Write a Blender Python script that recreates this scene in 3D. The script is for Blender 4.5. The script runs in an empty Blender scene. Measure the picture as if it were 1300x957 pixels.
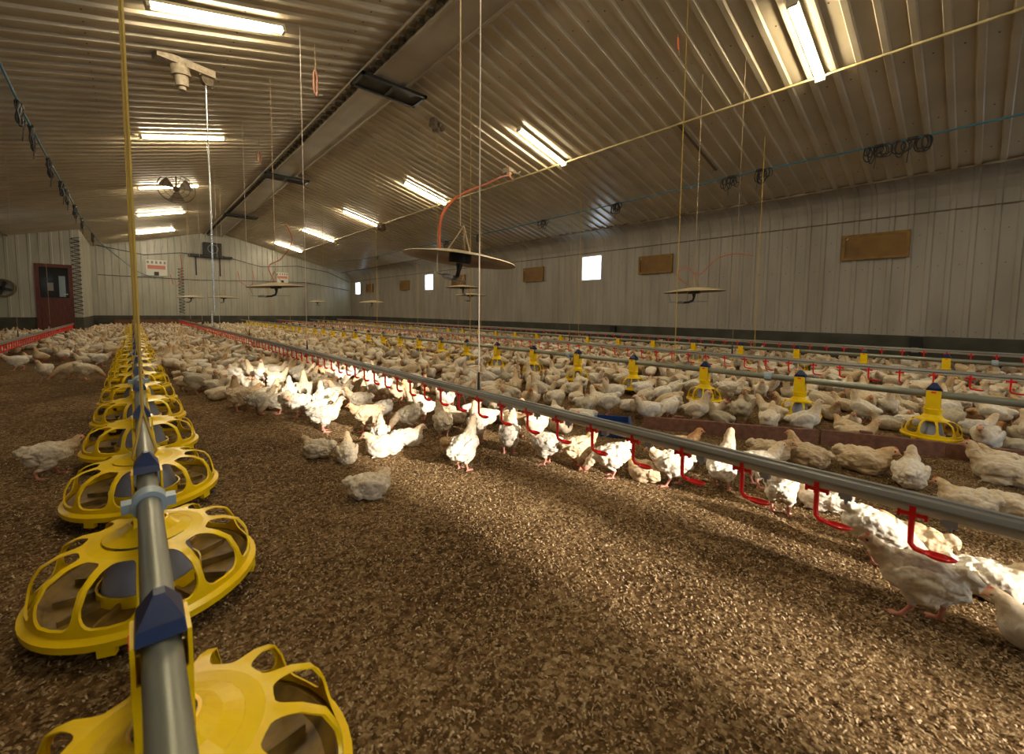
import bpy, bmesh, math, random
import numpy as np
from mathutils import Vector, Matrix, Quaternion, noise

random.seed(7); rng = np.random.default_rng(7)
SC = bpy.context.scene; COL = SC.collection
PI = math.pi

# ------------------------------------------------------------------ room numbers (metres)
AF, BF, CF = .925, .89, -.173  # site survey (sx, sy) -> metres
def gx(x): return AF * x
def gy(x, y): return BF * y + CF * x
def W(x, y): return (AF * x, BF * y + CF * x)
def site(x, y): return (x / AF, (y - CF * x / AF) / BF)
XR, XL = 11.28, -3.80          # side walls
YB, YF = 29.2, -5.0            # far wall, wall behind the camera
RX, RZ, SLOPE = 3.70, 5.38, .26 # ridge
JR, JL = 10.64, -3.24          # where the cove meets the ceiling
ZB, ZW = .62, 2.96             # top of the plinth, top of the flat wall
JZ = 3.57                      # where cove meets ceiling
PITCH = .276
def ceil_z(x): return RZ - SLOPE * abs(x - RX)

# ------------------------------------------------------------------ materials
def mat(name, col, rough=.6, metal=0., spec=.5):
    m = bpy.data.materials.new(name); m.use_nodes = True
    b = m.node_tree.nodes['Principled BSDF']
    b.inputs['Base Color'].default_value = (*col, 1); b.inputs['Roughness'].default_value = rough
    b.inputs['Metallic'].default_value = metal; b.inputs['Specular IOR Level'].default_value = spec
    return m
def nd(m, t, **k):
    n = m.node_tree.nodes.new(t)
    for a, v in k.items():
        if a in n.inputs: n.inputs[a].default_value = v
        else: setattr(n, a, v)
    return n
def lk(m, a, b): m.node_tree.links.new(a, b)
def bsdf(m): return m.node_tree.nodes['Principled BSDF']
def ramp(m, fac, stops):
    r = nd(m, 'ShaderNodeValToRGB'); e = r.color_ramp.elements
    while len(e) < len(stops): e.new(.5)
    for i, (p, c) in enumerate(stops): e[i].position = p; e[i].color = (*c, 1)
    lk(m, fac, r.inputs[0]); return r.outputs[0]
def noisy(name, c0, c1, scale=6, rough=.6, metal=0, detail=6, stretch=(1, 1, 1), lo=.35, hi=.65, bump=0, bscale=None, coord='Object', spec=.5):
    m = mat(name, c0, rough, metal, spec)
    tc = nd(m, 'ShaderNodeTexCoord'); mp = nd(m, 'ShaderNodeMapping'); mp.inputs['Scale'].default_value = stretch
    lk(m, tc.outputs[coord], mp.inputs[0])
    n = nd(m, 'ShaderNodeTexNoise'); n.inputs['Scale'].default_value = scale; n.inputs['Detail'].default_value = detail
    lk(m, mp.outputs[0], n.inputs['Vector'])
    lk(m, ramp(m, n.outputs[0], [(lo, c0), (hi, c1)]), bsdf(m).inputs['Base Color'])
    if bump:
        n2 = nd(m, 'ShaderNodeTexNoise'); n2.inputs['Scale'].default_value = bscale or scale * 4
        lk(m, mp.outputs[0], n2.inputs['Vector'])
        b = nd(m, 'ShaderNodeBump'); b.inputs['Strength'].default_value = bump; b.inputs['Distance'].default_value = .01
        lk(m, n2.outputs[0], b.inputs['Height']); lk(m, b.outputs[0], bsdf(m).inputs['Normal'])
    return m

M = {}
M['ceil'] = noisy('ceiling_sheet', (.50, .43, .31), (.40, .34, .235), 1.3, rough=.30, stretch=(1, 1, 1), spec=.5)
M['wall'] = noisy('wall_sheet', (.37, .345, .30), (.29, .265, .225), 1.1, rough=.42, stretch=(1, 2.2, .5), spec=.45)
M['wall_back'] = noisy('gable_sheet', (.42, .41, .35), (.34, .335, .28), 1.1, rough=.33, stretch=(2, 1, .5), spec=.5)
M['plinth'] = noisy('plinth_concrete', (.075, .072, .055), (.045, .043, .032), 2.5, rough=.9)
M['beam'] = noisy('ridge_sheet', (.36, .31, .235), (.28, .235, .17), 1.5, rough=.35)
M['trimd'] = mat('seam_strip', (.12, .095, .06), .7)
M['rust'] = noisy('stained_flashing', (.30, .25, .18), (.13, .085, .045), 5, rough=.6, stretch=(1, .6, 1))
M['black'] = mat('black_metal', (.008, .008, .009), .45)
M['blackhose'] = mat('black_cable', (.010, .010, .010), .6)
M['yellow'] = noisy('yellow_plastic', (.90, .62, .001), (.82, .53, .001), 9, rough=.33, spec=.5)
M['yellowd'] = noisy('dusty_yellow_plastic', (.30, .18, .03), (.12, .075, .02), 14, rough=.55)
M['navy'] = mat('navy_plastic', (.002, .016, .075), .34, spec=.3)
M['galv'] = noisy('galvanised_tube', (.30, .31, .26), (.22, .23, .19), 14, rough=.38, metal=.55, stretch=(1, .2, 1))
M['rail'] = noisy('aluminium_rail', (.27, .265, .25), (.20, .20, .185), 18, rough=.42, metal=.5, stretch=(1, .15, 1))
M['pvc'] = noisy('cream_water_pipe', (.62, .60, .50), (.48, .46, .37), 10, rough=.35, stretch=(1, .2, 1))
M['red'] = mat('red_plastic', (.86, .010, .014), .3)
M['nip'] = mat('grey_nipple_block', (.33, .36, .40), .35)
M['cowl'] = noisy('grey_feed_cowl', (.30, .31, .36), (.22, .23, .26), 10, rough=.4)
M['collar'] = mat('pale_blue_collar', (.30, .39, .46), .4)
M['cordw'] = mat('white_cord', (.62, .54, .46), .8)
M['cordy'] = mat('yellow_rope', (.50, .34, .07), .8)
M['cordt'] = mat('tan_cord', (.42, .30, .18), .8)
M['bluec'] = mat('blue_cable', (.02, .15, .24), .5)
M['pipey'] = noisy('cream_conduit', (.56, .47, .24), (.42, .33, .15), 4, rough=.4)
M['orange'] = mat('orange_hose', (.50, .10, .03), .6)
M['wood'] = noisy('brown_board', (.20, .085, .045), (.12, .05, .026), 6, rough=.8, stretch=(4, 1, 4))
M['oak'] = noisy('varnished_inlet_frame', (.27, .15, .025), (.17, .085, .014), 5, rough=.6)
M['inlet'] = noisy('inlet_flap', (.24, .125, .02), (.16, .078, .014), 3, rough=.5)
M['mahog'] = noisy('red_brown_door', (.13, .025, .015), (.075, .014, .008), 4, rough=.45, stretch=(5, 5, 1))
M['doorglass'] = mat('dark_door_glass', (.02, .022, .024), .08)
M['paneglint'] = mat('pale_blue_reflection', (.22, .30, .36), .4)  # colour of the reflection painted on the door glass
M['white'] = mat('white_housing', (.62, .62, .58), .45)
M['winf'] = mat('window_frame_white', (.75, .75, .72), .5)
M['batten'] = mat('light_housing', (.60, .56, .42), .5)
M['brtop'] = noisy('brooder_top', (.42, .35, .22), (.33, .26, .15), 6, rough=.5)
M['brund'] = noisy('brooder_underside', (.115, .062, .025), (.075, .038, .015), 5, rough=.5, metal=.2)
M['grime'] = noisy('dusty_motor', (.16, .12, .075), (.07, .05, .03), 25, rough=.8)
M['motor'] = noisy('cream_motor', (.42, .36, .26), (.28, .22, .15), 20, rough=.6)
M['fan'] = mat('fan_blade_metal', (.30, .25, .20), .35, .6)
M['steel'] = mat('bright_steel', (.72, .74, .76), .25, .8)
M['bluetray'] = mat('blue_plastic_tray', (.01, .04, .16), .35)
M['dial'] = mat('grey_dial', (.22, .22, .22), .5)
M['redlabel'] = mat('red_label', (.55, .20, .14), .6)
M['globe'] = mat('bright_globe', (.8, .8, .82), .15, .9)

gm = bpy.data.materials.new('window_glass'); gm.use_nodes = True
nt = gm.node_tree; nt.nodes.clear()
o_ = nt.nodes.new('ShaderNodeOutputMaterial'); tr = nt.nodes.new('ShaderNodeBsdfTransparent'); gl = nt.nodes.new('ShaderNodeBsdfGlossy'); mx = nt.nodes.new('ShaderNodeMixShader')
gl.inputs['Roughness'].default_value = .05; mx.inputs[0].default_value = .06; tr.inputs[0].default_value = (.95, .97, .98, 1)
nt.links.new(tr.outputs[0], mx.inputs[1]); nt.links.new(gl.outputs[0], mx.inputs[2]); nt.links.new(mx.outputs[0], o_.inputs[0])
M['glass'] = gm
em = mat('lit_diffuser', (.9, .85, .7), .4)
bsdf(em).inputs['Emission Color'].default_value = (1, .84, .56, 1); bsdf(em).inputs['Emission Strength'].default_value = 120
M['lit'] = em

# litter
m = M['litter'] = mat('wood_shaving_litter', (.2, .13, .07), .95, spec=.15)
tc = nd(m, 'ShaderNodeTexCoord')
big = nd(m, 'ShaderNodeTexNoise'); big.inputs['Scale'].default_value = 1.1; big.inputs['Detail'].default_value = 5
mid = nd(m, 'ShaderNodeTexNoise'); mid.inputs['Scale'].default_value = 34; mid.inputs['Detail'].default_value = 7; mid.inputs['Roughness'].default_value = .75
vor = nd(m, 'ShaderNodeTexVoronoi'); vor.inputs['Scale'].default_value = 85; vor.inputs['Randomness'].default_value = 1
wob = nd(m, 'ShaderNodeTexNoise'); wob.inputs['Scale'].default_value = 40
addv = nd(m, 'ShaderNodeMixRGB'); addv.inputs[0].default_value = .03
lk(m, tc.outputs['Object'], wob.inputs['Vector']); lk(m, tc.outputs['Object'], addv.inputs[1]); lk(m, wob.outputs['Color'], addv.inputs[2])
lk(m, addv.outputs[0], vor.inputs['Vector']); lk(m, tc.outputs['Object'], big.inputs['Vector']); lk(m, tc.outputs['Object'], mid.inputs['Vector'])
sep = nd(m, 'ShaderNodeSeparateColor'); lk(m, vor.outputs['Color'], sep.inputs[0])
chips = ramp(m, sep.outputs[0], [(.0, (.11, .062, .024)), (.35, (.20, .120, .052)), (.7, (.31, .20, .098)), (1, (.50, .37, .22))])
dirt = ramp(m, mid.outputs[0], [(.35, (.35, .30, .22)), (.62, (1.0, .97, .9))])
patch = ramp(m, big.outputs[0], [(.36, (.52, .47, .40)), (.60, (1, 1, 1))])
mu = nd(m, 'ShaderNodeMixRGB', blend_type='MULTIPLY'); mu.inputs[0].default_value = 1; lk(m, chips, mu.inputs[1]); lk(m, dirt, mu.inputs[2])
mu2 = nd(m, 'ShaderNodeMixRGB', blend_type='MULTIPLY'); mu2.inputs[0].default_value = 1; lk(m, mu.outputs[0], mu2.inputs[1]); lk(m, patch, mu2.inputs[2])
lk(m, mu2.outputs[0], bsdf(m).inputs['Base Color'])
bp = nd(m, 'ShaderNodeBump'); bp.inputs['Strength'].default_value = 1; bp.inputs['Distance'].default_value = .012
ad = nd(m, 'ShaderNodeMath', operation='ADD'); lk(m, sep.outputs[1], ad.inputs[0]); lk(m, mid.outputs[0], ad.inputs[1])
lk(m, ad.outputs[0], bp.inputs['Height']); lk(m, bp.outputs[0], bsdf(m).inputs['Normal'])
# loose shavings: colour changes from curl to curl
m = M['shaving'] = mat('loose_shavings', (.3, .2, .1), .9, spec=.1)
g = nd(m, 'ShaderNodeNewGeometry')
lk(m, ramp(m, g.outputs['Random Per Island'], [(0, (.19, .115, .05)), (.6, (.30, .20, .10)), (1, (.48, .36, .22))]), bsdf(m).inputs['Base Color'])
# feathers: colour attribute on the mesh times the bird's own tint
m = M['bird'] = mat('feathers_and_skin', (.7, .65, .55), .85, spec=.15)
at = nd(m, 'ShaderNodeAttribute', attribute_name='plumage'); oi = nd(m, 'ShaderNodeObjectInfo')
tco = nd(m, 'ShaderNodeTexCoord'); fn = nd(m, 'ShaderNodeTexNoise'); fn.inputs['Scale'].default_value = 60; fn.inputs['Detail'].default_value = 4
lk(m, tco.outputs['Object'], fn.inputs['Vector'])
mu = nd(m, 'ShaderNodeMixRGB', blend_type='MULTIPLY'); mu.inputs[0].default_value = 1
lk(m, at.outputs['Color'], mu.inputs[1]); lk(m, oi.outputs['Color'], mu.inputs[2])
mu2 = nd(m, 'ShaderNodeMixRGB', blend_type='MULTIPLY'); mu2.inputs[0].default_value = .8
lk(m, mu.outputs[0], mu2.inputs[1]); lk(m, ramp(m, fn.outputs[0], [(.35, (.80, .74, .62)), (.6, (1, 1, 1))]), mu2.inputs[2])
lk(m, mu2.outputs[0], bsdf(m).inputs['Base Color'])
bp = nd(m, 'ShaderNodeBump'); bp.inputs['Strength'].default_value = .5; bp.inputs['Distance'].default_value = .006
lk(m, fn.outputs[0], bp.inputs['Height']); lk(m, bp.outputs[0], bsdf(m).inputs['Normal'])
bsdf(m).inputs['Subsurface Weight'].default_value = 0

# ------------------------------------------------------------------ mesh builder
class MB:
    def __init__(s): s.v = []; s.f = []; s.mi = []; s.cur = 0
    def add(s, vs, fs):
        b = len(s.v); s.v += [tuple(p) for p in vs]; s.f += [tuple(b + i for i in f) for f in fs]; s.mi += [s.cur] * len(fs); return s
    def box(s, x0, x1, y0, y1, z0, z1, T=None):
        vs = [Vector((x, y, z)) for z in (z0, z1) for y in (y0, y1) for x in (x0, x1)]
        if T is not None: vs = [T @ p for p in vs]
        return s.add(vs, [(0, 2, 3, 1), (4, 5, 7, 6), (0, 1, 5, 4), (2, 6, 7, 3), (0, 4, 6, 2), (1, 3, 7, 5)])
    def tube(s, pts, r, n=8, cap=True, closed=False, sq=1.):
        pts = [Vector(p) for p in pts]; N = len(pts)
        rs = r if isinstance(r, (list, tuple)) else [r] * N
        vs = []; up = None
        for i, p in enumerate(pts):
            a = pts[(i - 1) % N] if (i or closed) else p; b = pts[(i + 1) % N] if (i < N - 1 or closed) else p
            t = (b - a).normalized()
            if up is None:
                up = Vector((0, 0, 1)) if abs(t.z) < .9 else Vector((1, 0, 0))
            u = (up - t * up.dot(t))
            if u.length < 1e-6: u = t.orthogonal()
            u.normalize(); up = u; w = t.cross(u)
            for k in range(n):
                an = 2 * PI * (k + .5) / n
                vs.append(p + (u * math.cos(an) * sq + w * math.sin(an)) * rs[i])
        fs = []
        for i in range(N if closed else N - 1):
            j = (i + 1) % N
            for k in range(n):
                fs.append((i * n + k, i * n + (k + 1) % n, j * n + (k + 1) % n, j * n + k))
        if cap and not closed:
            fs.append(tuple(range(n - 1, -1, -1))); fs.append(tuple((N - 1) * n + k for k in range(n)))
        return s.add(vs, fs)
    def lathe(s, prof, n=24, c=(0, 0, 0), T=None, close=False):
        vs = []; fs = []; P = len(prof)
        for k in range(n):
            a = 2 * PI * k / n
            for r, z in prof:
                p = Vector((c[0] + r * math.cos(a), c[1] + r * math.sin(a), c[2] + z)); vs.append(T @ p if T is not None else p)
        for k in range(n):
            for i in range(P - 1 if not close else P):
                j = (i + 1) % P; k2 = (k + 1) % n
                fs.append((k * P + i, k2 * P + i, k2 * P + j, k * P + j))
        return s.add(vs, fs)
    def ball(s, c, r, n=10, sc=(1, 1, 1)):
        prof = [(max(1e-4, math.sin(PI * i / n)) * r, -math.cos(PI * i / n) * r) for i in range(n + 1)]
        T = Matrix.Translation(c) @ Matrix.Diagonal((*sc, 1)); return s.lathe(prof, n + 4, T=T)
    def build(s, name, m, parent=None, smooth=True, ang=40, merge=False):
        me = bpy.data.meshes.new(name); me.from_pydata(s.v, [], s.f)
        ms = m if isinstance(m, (list, tuple)) else [m]
        for q in ms: me.materials.append(q)
        me.polygons.foreach_set('material_index', s.mi)
        if merge:
            b = bmesh.new(); b.from_mesh(me); bmesh.ops.remove_doubles(b, verts=b.verts, dist=1e-5); bmesh.ops.recalc_face_normals(b, faces=b.faces); b.to_mesh(me); b.free()
        if smooth:
            me.polygons.foreach_set('use_smooth', [True] * len(me.polygons))
            me.set_sharp_from_angle(angle=math.radians(ang))
        me.update()
        o = bpy.data.objects.new(name, me); COL.objects.link(o)
        if parent is not None: o.parent = parent
        return o
def tag(o, label=None, cat=None, group=None, kind=None):
    if label: o['label'] = label
    if cat: o['category'] = cat
    if group: o['group'] = group
    if kind: o['kind'] = kind
    return o
def empty(name, loc=(0, 0, 0), rz=0, label=None, cat=None, group=None):
    o = bpy.data.objects.new(name, None); COL.objects.link(o); o.location = loc; o.rotation_euler = (0, 0, rz); o.empty_display_size = .1
    return tag(o, label, cat, group)
def struct(o): o['kind'] = 'structure'; return o
def children(o): return CH.get(o.name, [])
CH = {}
def reg(root):
    for o in bpy.data.objects:
        if o.parent is not None: CH.setdefault(o.parent.name, [])
        if o.parent is not None and o not in CH[o.parent.name]: CH[o.parent.name].append(o)
def copy_tree(o, parent=None):
    c = o.copy(); COL.objects.link(c)
    if parent is not None: c.parent = parent
    for ch in list(o.children): copy_tree(ch, c)
    return c
def place(o, loc, rz=0, label=None, group=None):
    o.location = loc; o.rotation_euler = (0, 0, rz)
    if label: o['label'] = label
    if group: o['group'] = group
    elif 'group' in o.keys(): del o['group']
    return o
ORD = ['first', 'second', 'third', 'fourth', 'fifth', 'sixth', 'seventh', 'eighth', 'ninth', 'tenth', 'eleventh', 'twelfth']

# ------------------------------------------------------------------ camera (14.8 mm on 36 mm, principal point at y = 433.5 of 957)
def camera():
    f, cx, cy, hs = 535., 650., 433.5, .0105
    L = Vector((168 - cx, 391 - cy, f)).normalized()
    P = Vector((1168 - cx, 391 + 1000 * hs - cy, f))
    up = L.cross(P).normalized()
    if up.y > 0: up = -up
    R = L.cross(up)
    if R.x < 0: R = -R
    right = Vector((R.x, L.x, up.x)); down = Vector((R.y, L.y, up.y)); fwd = Vector((R.z, L.z, up.z))
    cd = bpy.data.cameras.new('camera'); co = bpy.data.objects.new('camera', cd); COL.objects.link(co)
    m = Matrix((right, -down, -fwd)).transposed().to_4x4(); m.translation = (0, 0, 1.0)
    co.matrix_world = m
    cd.sensor_width = 36; cd.lens = 36 * 535. / 1300; cd.shift_y = -45. / 1300; cd.clip_start = .02; cd.clip_end = 500
    cd.dof.use_dof = True; cd.dof.focus_distance = 5.0; cd.dof.aperture_fstop = 4.0
    SC.camera = co
    return right, down, fwd
CAMR, CAMD, CAMF = camera()
def proj(p):
    v = Vector(p) - Vector((0, 0, 1)); z = v.dot(CAMF)
    if z < .05: return None
    return 650 + 535 * v.dot(CAMR) / z, 433.5 + 535 * v.dot(CAMD) / z, z * 1.215

# ------------------------------------------------------------------ the shell
def profile(y0, y1, amp):
    """rib profile along the shed: (y, depth into the room)"""
    out = []; y = y0
    while y < y1 - 1e-6:
        for a, d in ((0, 0), (.180, 0), (.196, amp), (.258, amp)):
            out.append((y + a, d))
        y += PITCH
    out.append((y, 0)); return out
NP = int(round((YB - YF) / PITCH)); 
def roof(side):
    """ceiling slope from the ridge down to the cove"""
    prof = profile(YF, YF + NP * PITCH, .038)
    j = JR if side > 0 else JL
    path = []
    for k in range(5):
        x = RX + (j - RX) * k / 4; path.append((x, ceil_z(x)))
    vs = []; fs = []; n = len(path)
    for y, d in prof:
        for x, z in path: vs.append((x, y, z - d))
    for i in range(len(prof) - 1):
        for k in range(n - 1):
            a = i * n + k; fs.append((a, a + 1, a + n + 1, a + n))
    b = MB(); b.add(vs, fs); b.cur = 1
    for x in ((4.9, 6.3, 7.7, 9.1, 10.2) if side > 0 else (2.6, 1.2, -.3, -1.8)):     # screw heads along the purlins
        for k in range(12, 72):
            y = YF + k * PITCH + .09; z = ceil_z(x); b.box(x - .009, x + .009, y - .009, y + .009, z - .006, z + .004)
    return struct(b.build('ceiling', [M['ceil'], M['trimd']], smooth=False))
roof(1); roof(-1)
WINY = [(YF + PITCH * math.floor((y - YF) / PITCH + .5)) for y in (gy(12.2, 11.79), gy(12.2, 23.15), gy(12.2, 33.3), gy(12.2, .25))]   # three ribs wide each
WZ0, WZ1 = 2.06, 2.88
def side_wall(side):
    name = 'wall_right' if side > 0 else 'wall_left'
    X = XR if side > 0 else XL; jx = JR if side > 0 else JL
    prof = profile(YF, YF + NP * PITCH, .018)
    # vertical sheet with real window openings on the right
    zs = [ZB, WZ0, WZ1, ZW]
    vs = []; fs = []; n = len(zs)
    for y, d in prof:
        for z in zs: vs.append((X - side * d, y, z))
    for i in range(len(prof) - 1):
        ym = (prof[i][0] + prof[i + 1][0]) / 2
        for k in range(n - 1):
            if k == 1 and any(w < ym < w + 3 * PITCH for w in WINY): continue
            a = i * n + k; fs.append((a, a + 1, a + n + 1, a + n))
    # cove: quarter curve from wall to ceiling
    b = MB(); b.add(vs, fs)
    jz = ceil_z(jx); pts = []
    for k in range(9):
        t = k / 8; c0 = Vector((X, ZW)); c1 = Vector((X, ZW + .40)); c2 = Vector((X - side * .25, jz - .04)); c3 = Vector((jx, jz))
        p = c0 * (1 - t) ** 3 + c1 * 3 * t * (1 - t) ** 2 + c2 * 3 * t * t * (1 - t) + c3 * t ** 3
        pts.append(p)
    prof2 = profile(YF, YF + NP * PITCH, .022); vs = []; fs = []; n = len(pts)
    for y, d in prof2:
        for k, p in enumerate(pts):
            t = k / 8; vs.append((p.x - side * d * (1 - t) * .8, y, p.y - d * t))
    for i in range(len(prof2) - 1):
        for k in range(n - 1):
            a = i * n + k; fs.append((a, a + 1, a + n + 1, a + n))
    b.add(vs, fs)
    b.cur = 1
    for z in (.72, 1.95, 2.55):
        for k in range(12, 90):
            y = YF + k * PITCH + .09
            if not any(w_ - .02 < y < w_ + 3 * PITCH + .02 for w_ in WINY): b.box(*sorted((X + side * .004, X - side * .006)), y - .008, y + .008, z - .008, z + .008)
    w = struct(b.build(name, [M['wall'], M['trimd']], smooth=False))
    b = MB(); b.box(min(X, X + side * .12), max(X, X + side * .12), YF, YB, -.1, ZB)
    struct(b.build('baseboard_right' if side > 0 else 'baseboard_left', M['plinth'], smooth=False))
    # seams
    b = MB(); b.box(*sorted((X, X - side * .022)), YF, YB, ZW - .012, ZW + .012)
    struct(b.build('trim_1', M['trimd'], smooth=False))
    b = MB(); b.tube([(jx - side * .0, YF, jz - .035), (jx - side * .0, YB, jz - .035)], .028, 6)
    struct(b.build('trim_2', M['rust'], smooth=False))
side_wall(1); side_wall(-1)
def cross_wall(name, x0, x1, Y, mat_, facing=-1, opening=None, z0=ZB, back=None):
    """ribbed gable sheet in the XZ plane"""
    prof = []; x = x0
    while x < x1 - 1e-6:
        for a, d in ((0, 0), (.180, 0), (.196, .018), (.258, .018)):
            if x + a < x1: prof.append((x + a, d))
        x += PITCH
    prof.append((x1, 0))
    xs = sorted(set([p[0] for p in prof] + ([opening[0], opening[1]] + list(opening[3:5]) if opening else []) + ([RX] if x0 < RX < x1 else [])))
    def dep(x):
        for (a, d), (c, e) in zip(prof, prof[1:]):
            if a - 1e-9 <= x <= c + 1e-9: return d + (e - d) * (x - a) / max(1e-9, c - a)
        return 0
    b = MB()
    for xa, xb in zip(xs, xs[1:]):
        def top(x): return max(JZ + .05, ceil_z(x))
        xm = (xa + xb) / 2; lo = z0
        if opening and opening[0] <= xm <= opening[1] and not (len(opening) > 3 and opening[3] < xm < opening[4]): lo = opening[2]
        ya, yb = Y + facing * dep(xa), Y + facing * dep(xb)
        b.add([(xa, ya, lo), (xb, yb, lo), (xb, yb, top(xb) + .02), (xa, ya, top(xa) + .02)], [(0, 1, 2, 3)])
    return struct(b.build(name, mat_, smooth=False))
AX, AY = -1.43, 23.5     # the lobby at the far left: its side wall and its front
cross_wall('wall_back', AX, XR, YB, M['wall_back'])
DOORX0, DOORX1 = 1.38, 2.85
cross_wall('wall_front', XL, XR, YF, M['wall'], facing=1, opening=(DOORX0, DOORX1, 3.75, 1.83, 2.17), z0=0)  # doorway out of view; its height and added middle strip shape the sun patch
def lobby():
    o = cross_wall('wall_lobby_front', XL, AX, AY, M['wall_back'], opening=(-2.60, -1.72, 2.55))
    b = MB(); y = AY; prof = []
    while y < YB - 1e-6:
        for a, d in ((0, 0), (.180, 0), (.196, .018), (.258, .018)):
            prof.append((min(y + a, YB), d))
        y += PITCH
    prof.append((YB, 0)); vs = []; fs = []
    for y, d in prof: vs += [(AX + d, y, ZB), (AX + d, y, ceil_z(AX))]
    for i in range(len(prof) - 1): fs.append((2 * i, 2 * i + 2, 2 * i + 3, 2 * i + 1))
    b.add(vs, fs); struct(b.build('wall_lobby_side', M['wall_back'], smooth=False))
    b = MB(); b.box(XL, -2.590, AY, AY + .1, 0, ZB); b.box(-1.721, AX, AY, AY + .1, 0, ZB); b.box(AX - .1, AX, AY + .1, YB, 0, ZB)
    struct(b.build('baseboard_lobby', M['plinth'], smooth=False))
lobby()
b = MB(); b.box(AX, XR, YB, YB + .12, -.1, ZB); struct(b.build('baseboard_back', M['plinth'], smooth=False))

# door_1 in the lobby front
b = MB(); b.box(-2.646, -2.535, AY - .06, AY + .02, 0, 2.62); b.box(-1.776, -1.665, AY - .06, AY + .02, 0, 2.62); b.box(-2.535, -1.776, AY - .06, AY + .02, 2.50, 2.62); b.box(-2.535, -1.776, AY - .03, AY + .02, 1.30, 1.36)
d1 = struct(b.build('door_1', M['mahog'], smooth=False))
b = MB(); b.box(-2.535, -1.776, AY - .015, AY + .01, 0, 1.30); b.build('lower_panel', M['mahog'], d1, smooth=False)
b = MB(); b.box(-2.535, -1.776, AY - .01, AY + .005, 1.36, 2.50); b.build('door_glass', M['doorglass'], d1, smooth=False)
b = MB(); b.box(-2.035, -1.869, AY - .018, AY - .012, 1.40, 2.18); tag(b.build('glass_reflection', M['paneglint'], d1, smooth=False), 'pale blue reflection painted on the door glass')  # pale panel stands in for a reflection on the dark glass
b = MB(); b.box(-2.331, -2.183, AY - .018, AY - .012, 1.62, 1.92); tag(b.build('glass_reflection', M['dial'], d1, smooth=False), 'grey reflection painted on the door glass')  # second reflection, painted as a grey panel
b = MB(); b.tube([(-1.832, AY - .09, 1.50), (-1.832, AY - .04, 1.50), (-1.832, AY - .01, 1.50)], .02); b.tube([(-1.832, AY - .08, 1.50), (-1.924, AY - .08, 1.50)], .012); b.build('door_handle', M['white'], d1)

# windows on both long walls
for k, (w, sd_) in enumerate([(w, 1) for w in WINY] + [(w, -1) for w in WINY[:2] + WINY[3:]]):
    y0, y1 = w, w + 3 * PITCH; XW = XR if sd_ > 0 else XL
    b = MB(); t = .035
    for (ya, yb, za, zb) in ((y0, y1, WZ0, WZ0 + t), (y0, y1, WZ1 - t, WZ1), (y0, y0 + t, WZ0 + t, WZ1 - t), (y1 - t, y1, WZ0 + t, WZ1 - t)):
        b.box(*sorted((XW - sd_ * .02, XW + sd_ * .10)), ya, yb, za, zb)
    wo = struct(b.build('window_%d' % (k + 1), M['winf'], smooth=False))
    b = MB(); b.box(*sorted((XW + sd_ * .05, XW + sd_ * .056)), y0 + t, y1 - t, WZ0 + t, WZ1 - t); b.build('pane', M['glass'], wo, smooth=False)

# ridge duct
b = MB(); b.box(3.33, 3.87, YF, YB, 5.09, 5.30); b.box(3.285, 3.33, YF, YB, 5.07, 5.11); b.box(3.87, 3.915, YF, YB, 5.07, 5.11)
struct(b.build('ceiling_ridge_beam', M['beam'], smooth=False))
b = MB()
for k in range(NP): b.box(3.23, 3.33, YF + k * PITCH + .196, YF + k * PITCH + .258, 5.16, 5.24)
struct(b.build('ridge_gap_shade', M['trimd'], smooth=False))  # dark blocks give the shade of the gaps where ribs meet the beam

# ------------------------------------------------------------------ floor
def litter_height(x, y):
    return .016 * noise.noise(Vector((x * 1.3, y * 1.3, 0))) + .010 * noise.noise(Vector((x * 5, y * 5, 3)))
def floor():
    xs = list(np.arange(-1.5, 5.01, .045)); xs = [XL - .1, -3.0, -2.2] + xs + list(np.arange(5.2, 11.6, .35)); xs[-1] = XR + .1
    ys = [YF - .2, -2.0, -.8] + list(np.arange(-.2, 6.01, .045)) + list(np.arange(6.2, 12, .2)) + list(np.arange(12.4, 29.6, .8)); ys[-1] = YB + .15
    nx, ny = len(xs), len(ys); vs = []
    for x in xs:
        for y in ys:
            vs.append((x, y, litter_height(x, y) - .008 if -1.5 < x < XR - .2 and -.8 < y < YB - 1 else -.012))
    fs = [(i * ny + j, (i + 1) * ny + j, (i + 1) * ny + j + 1, i * ny + j + 1) for i in range(nx - 1) for j in range(ny - 1)]
    b = MB(); b.add(vs, fs); o = b.build('floor', M['litter'], ang=180); struct(o)
floor()
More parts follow.
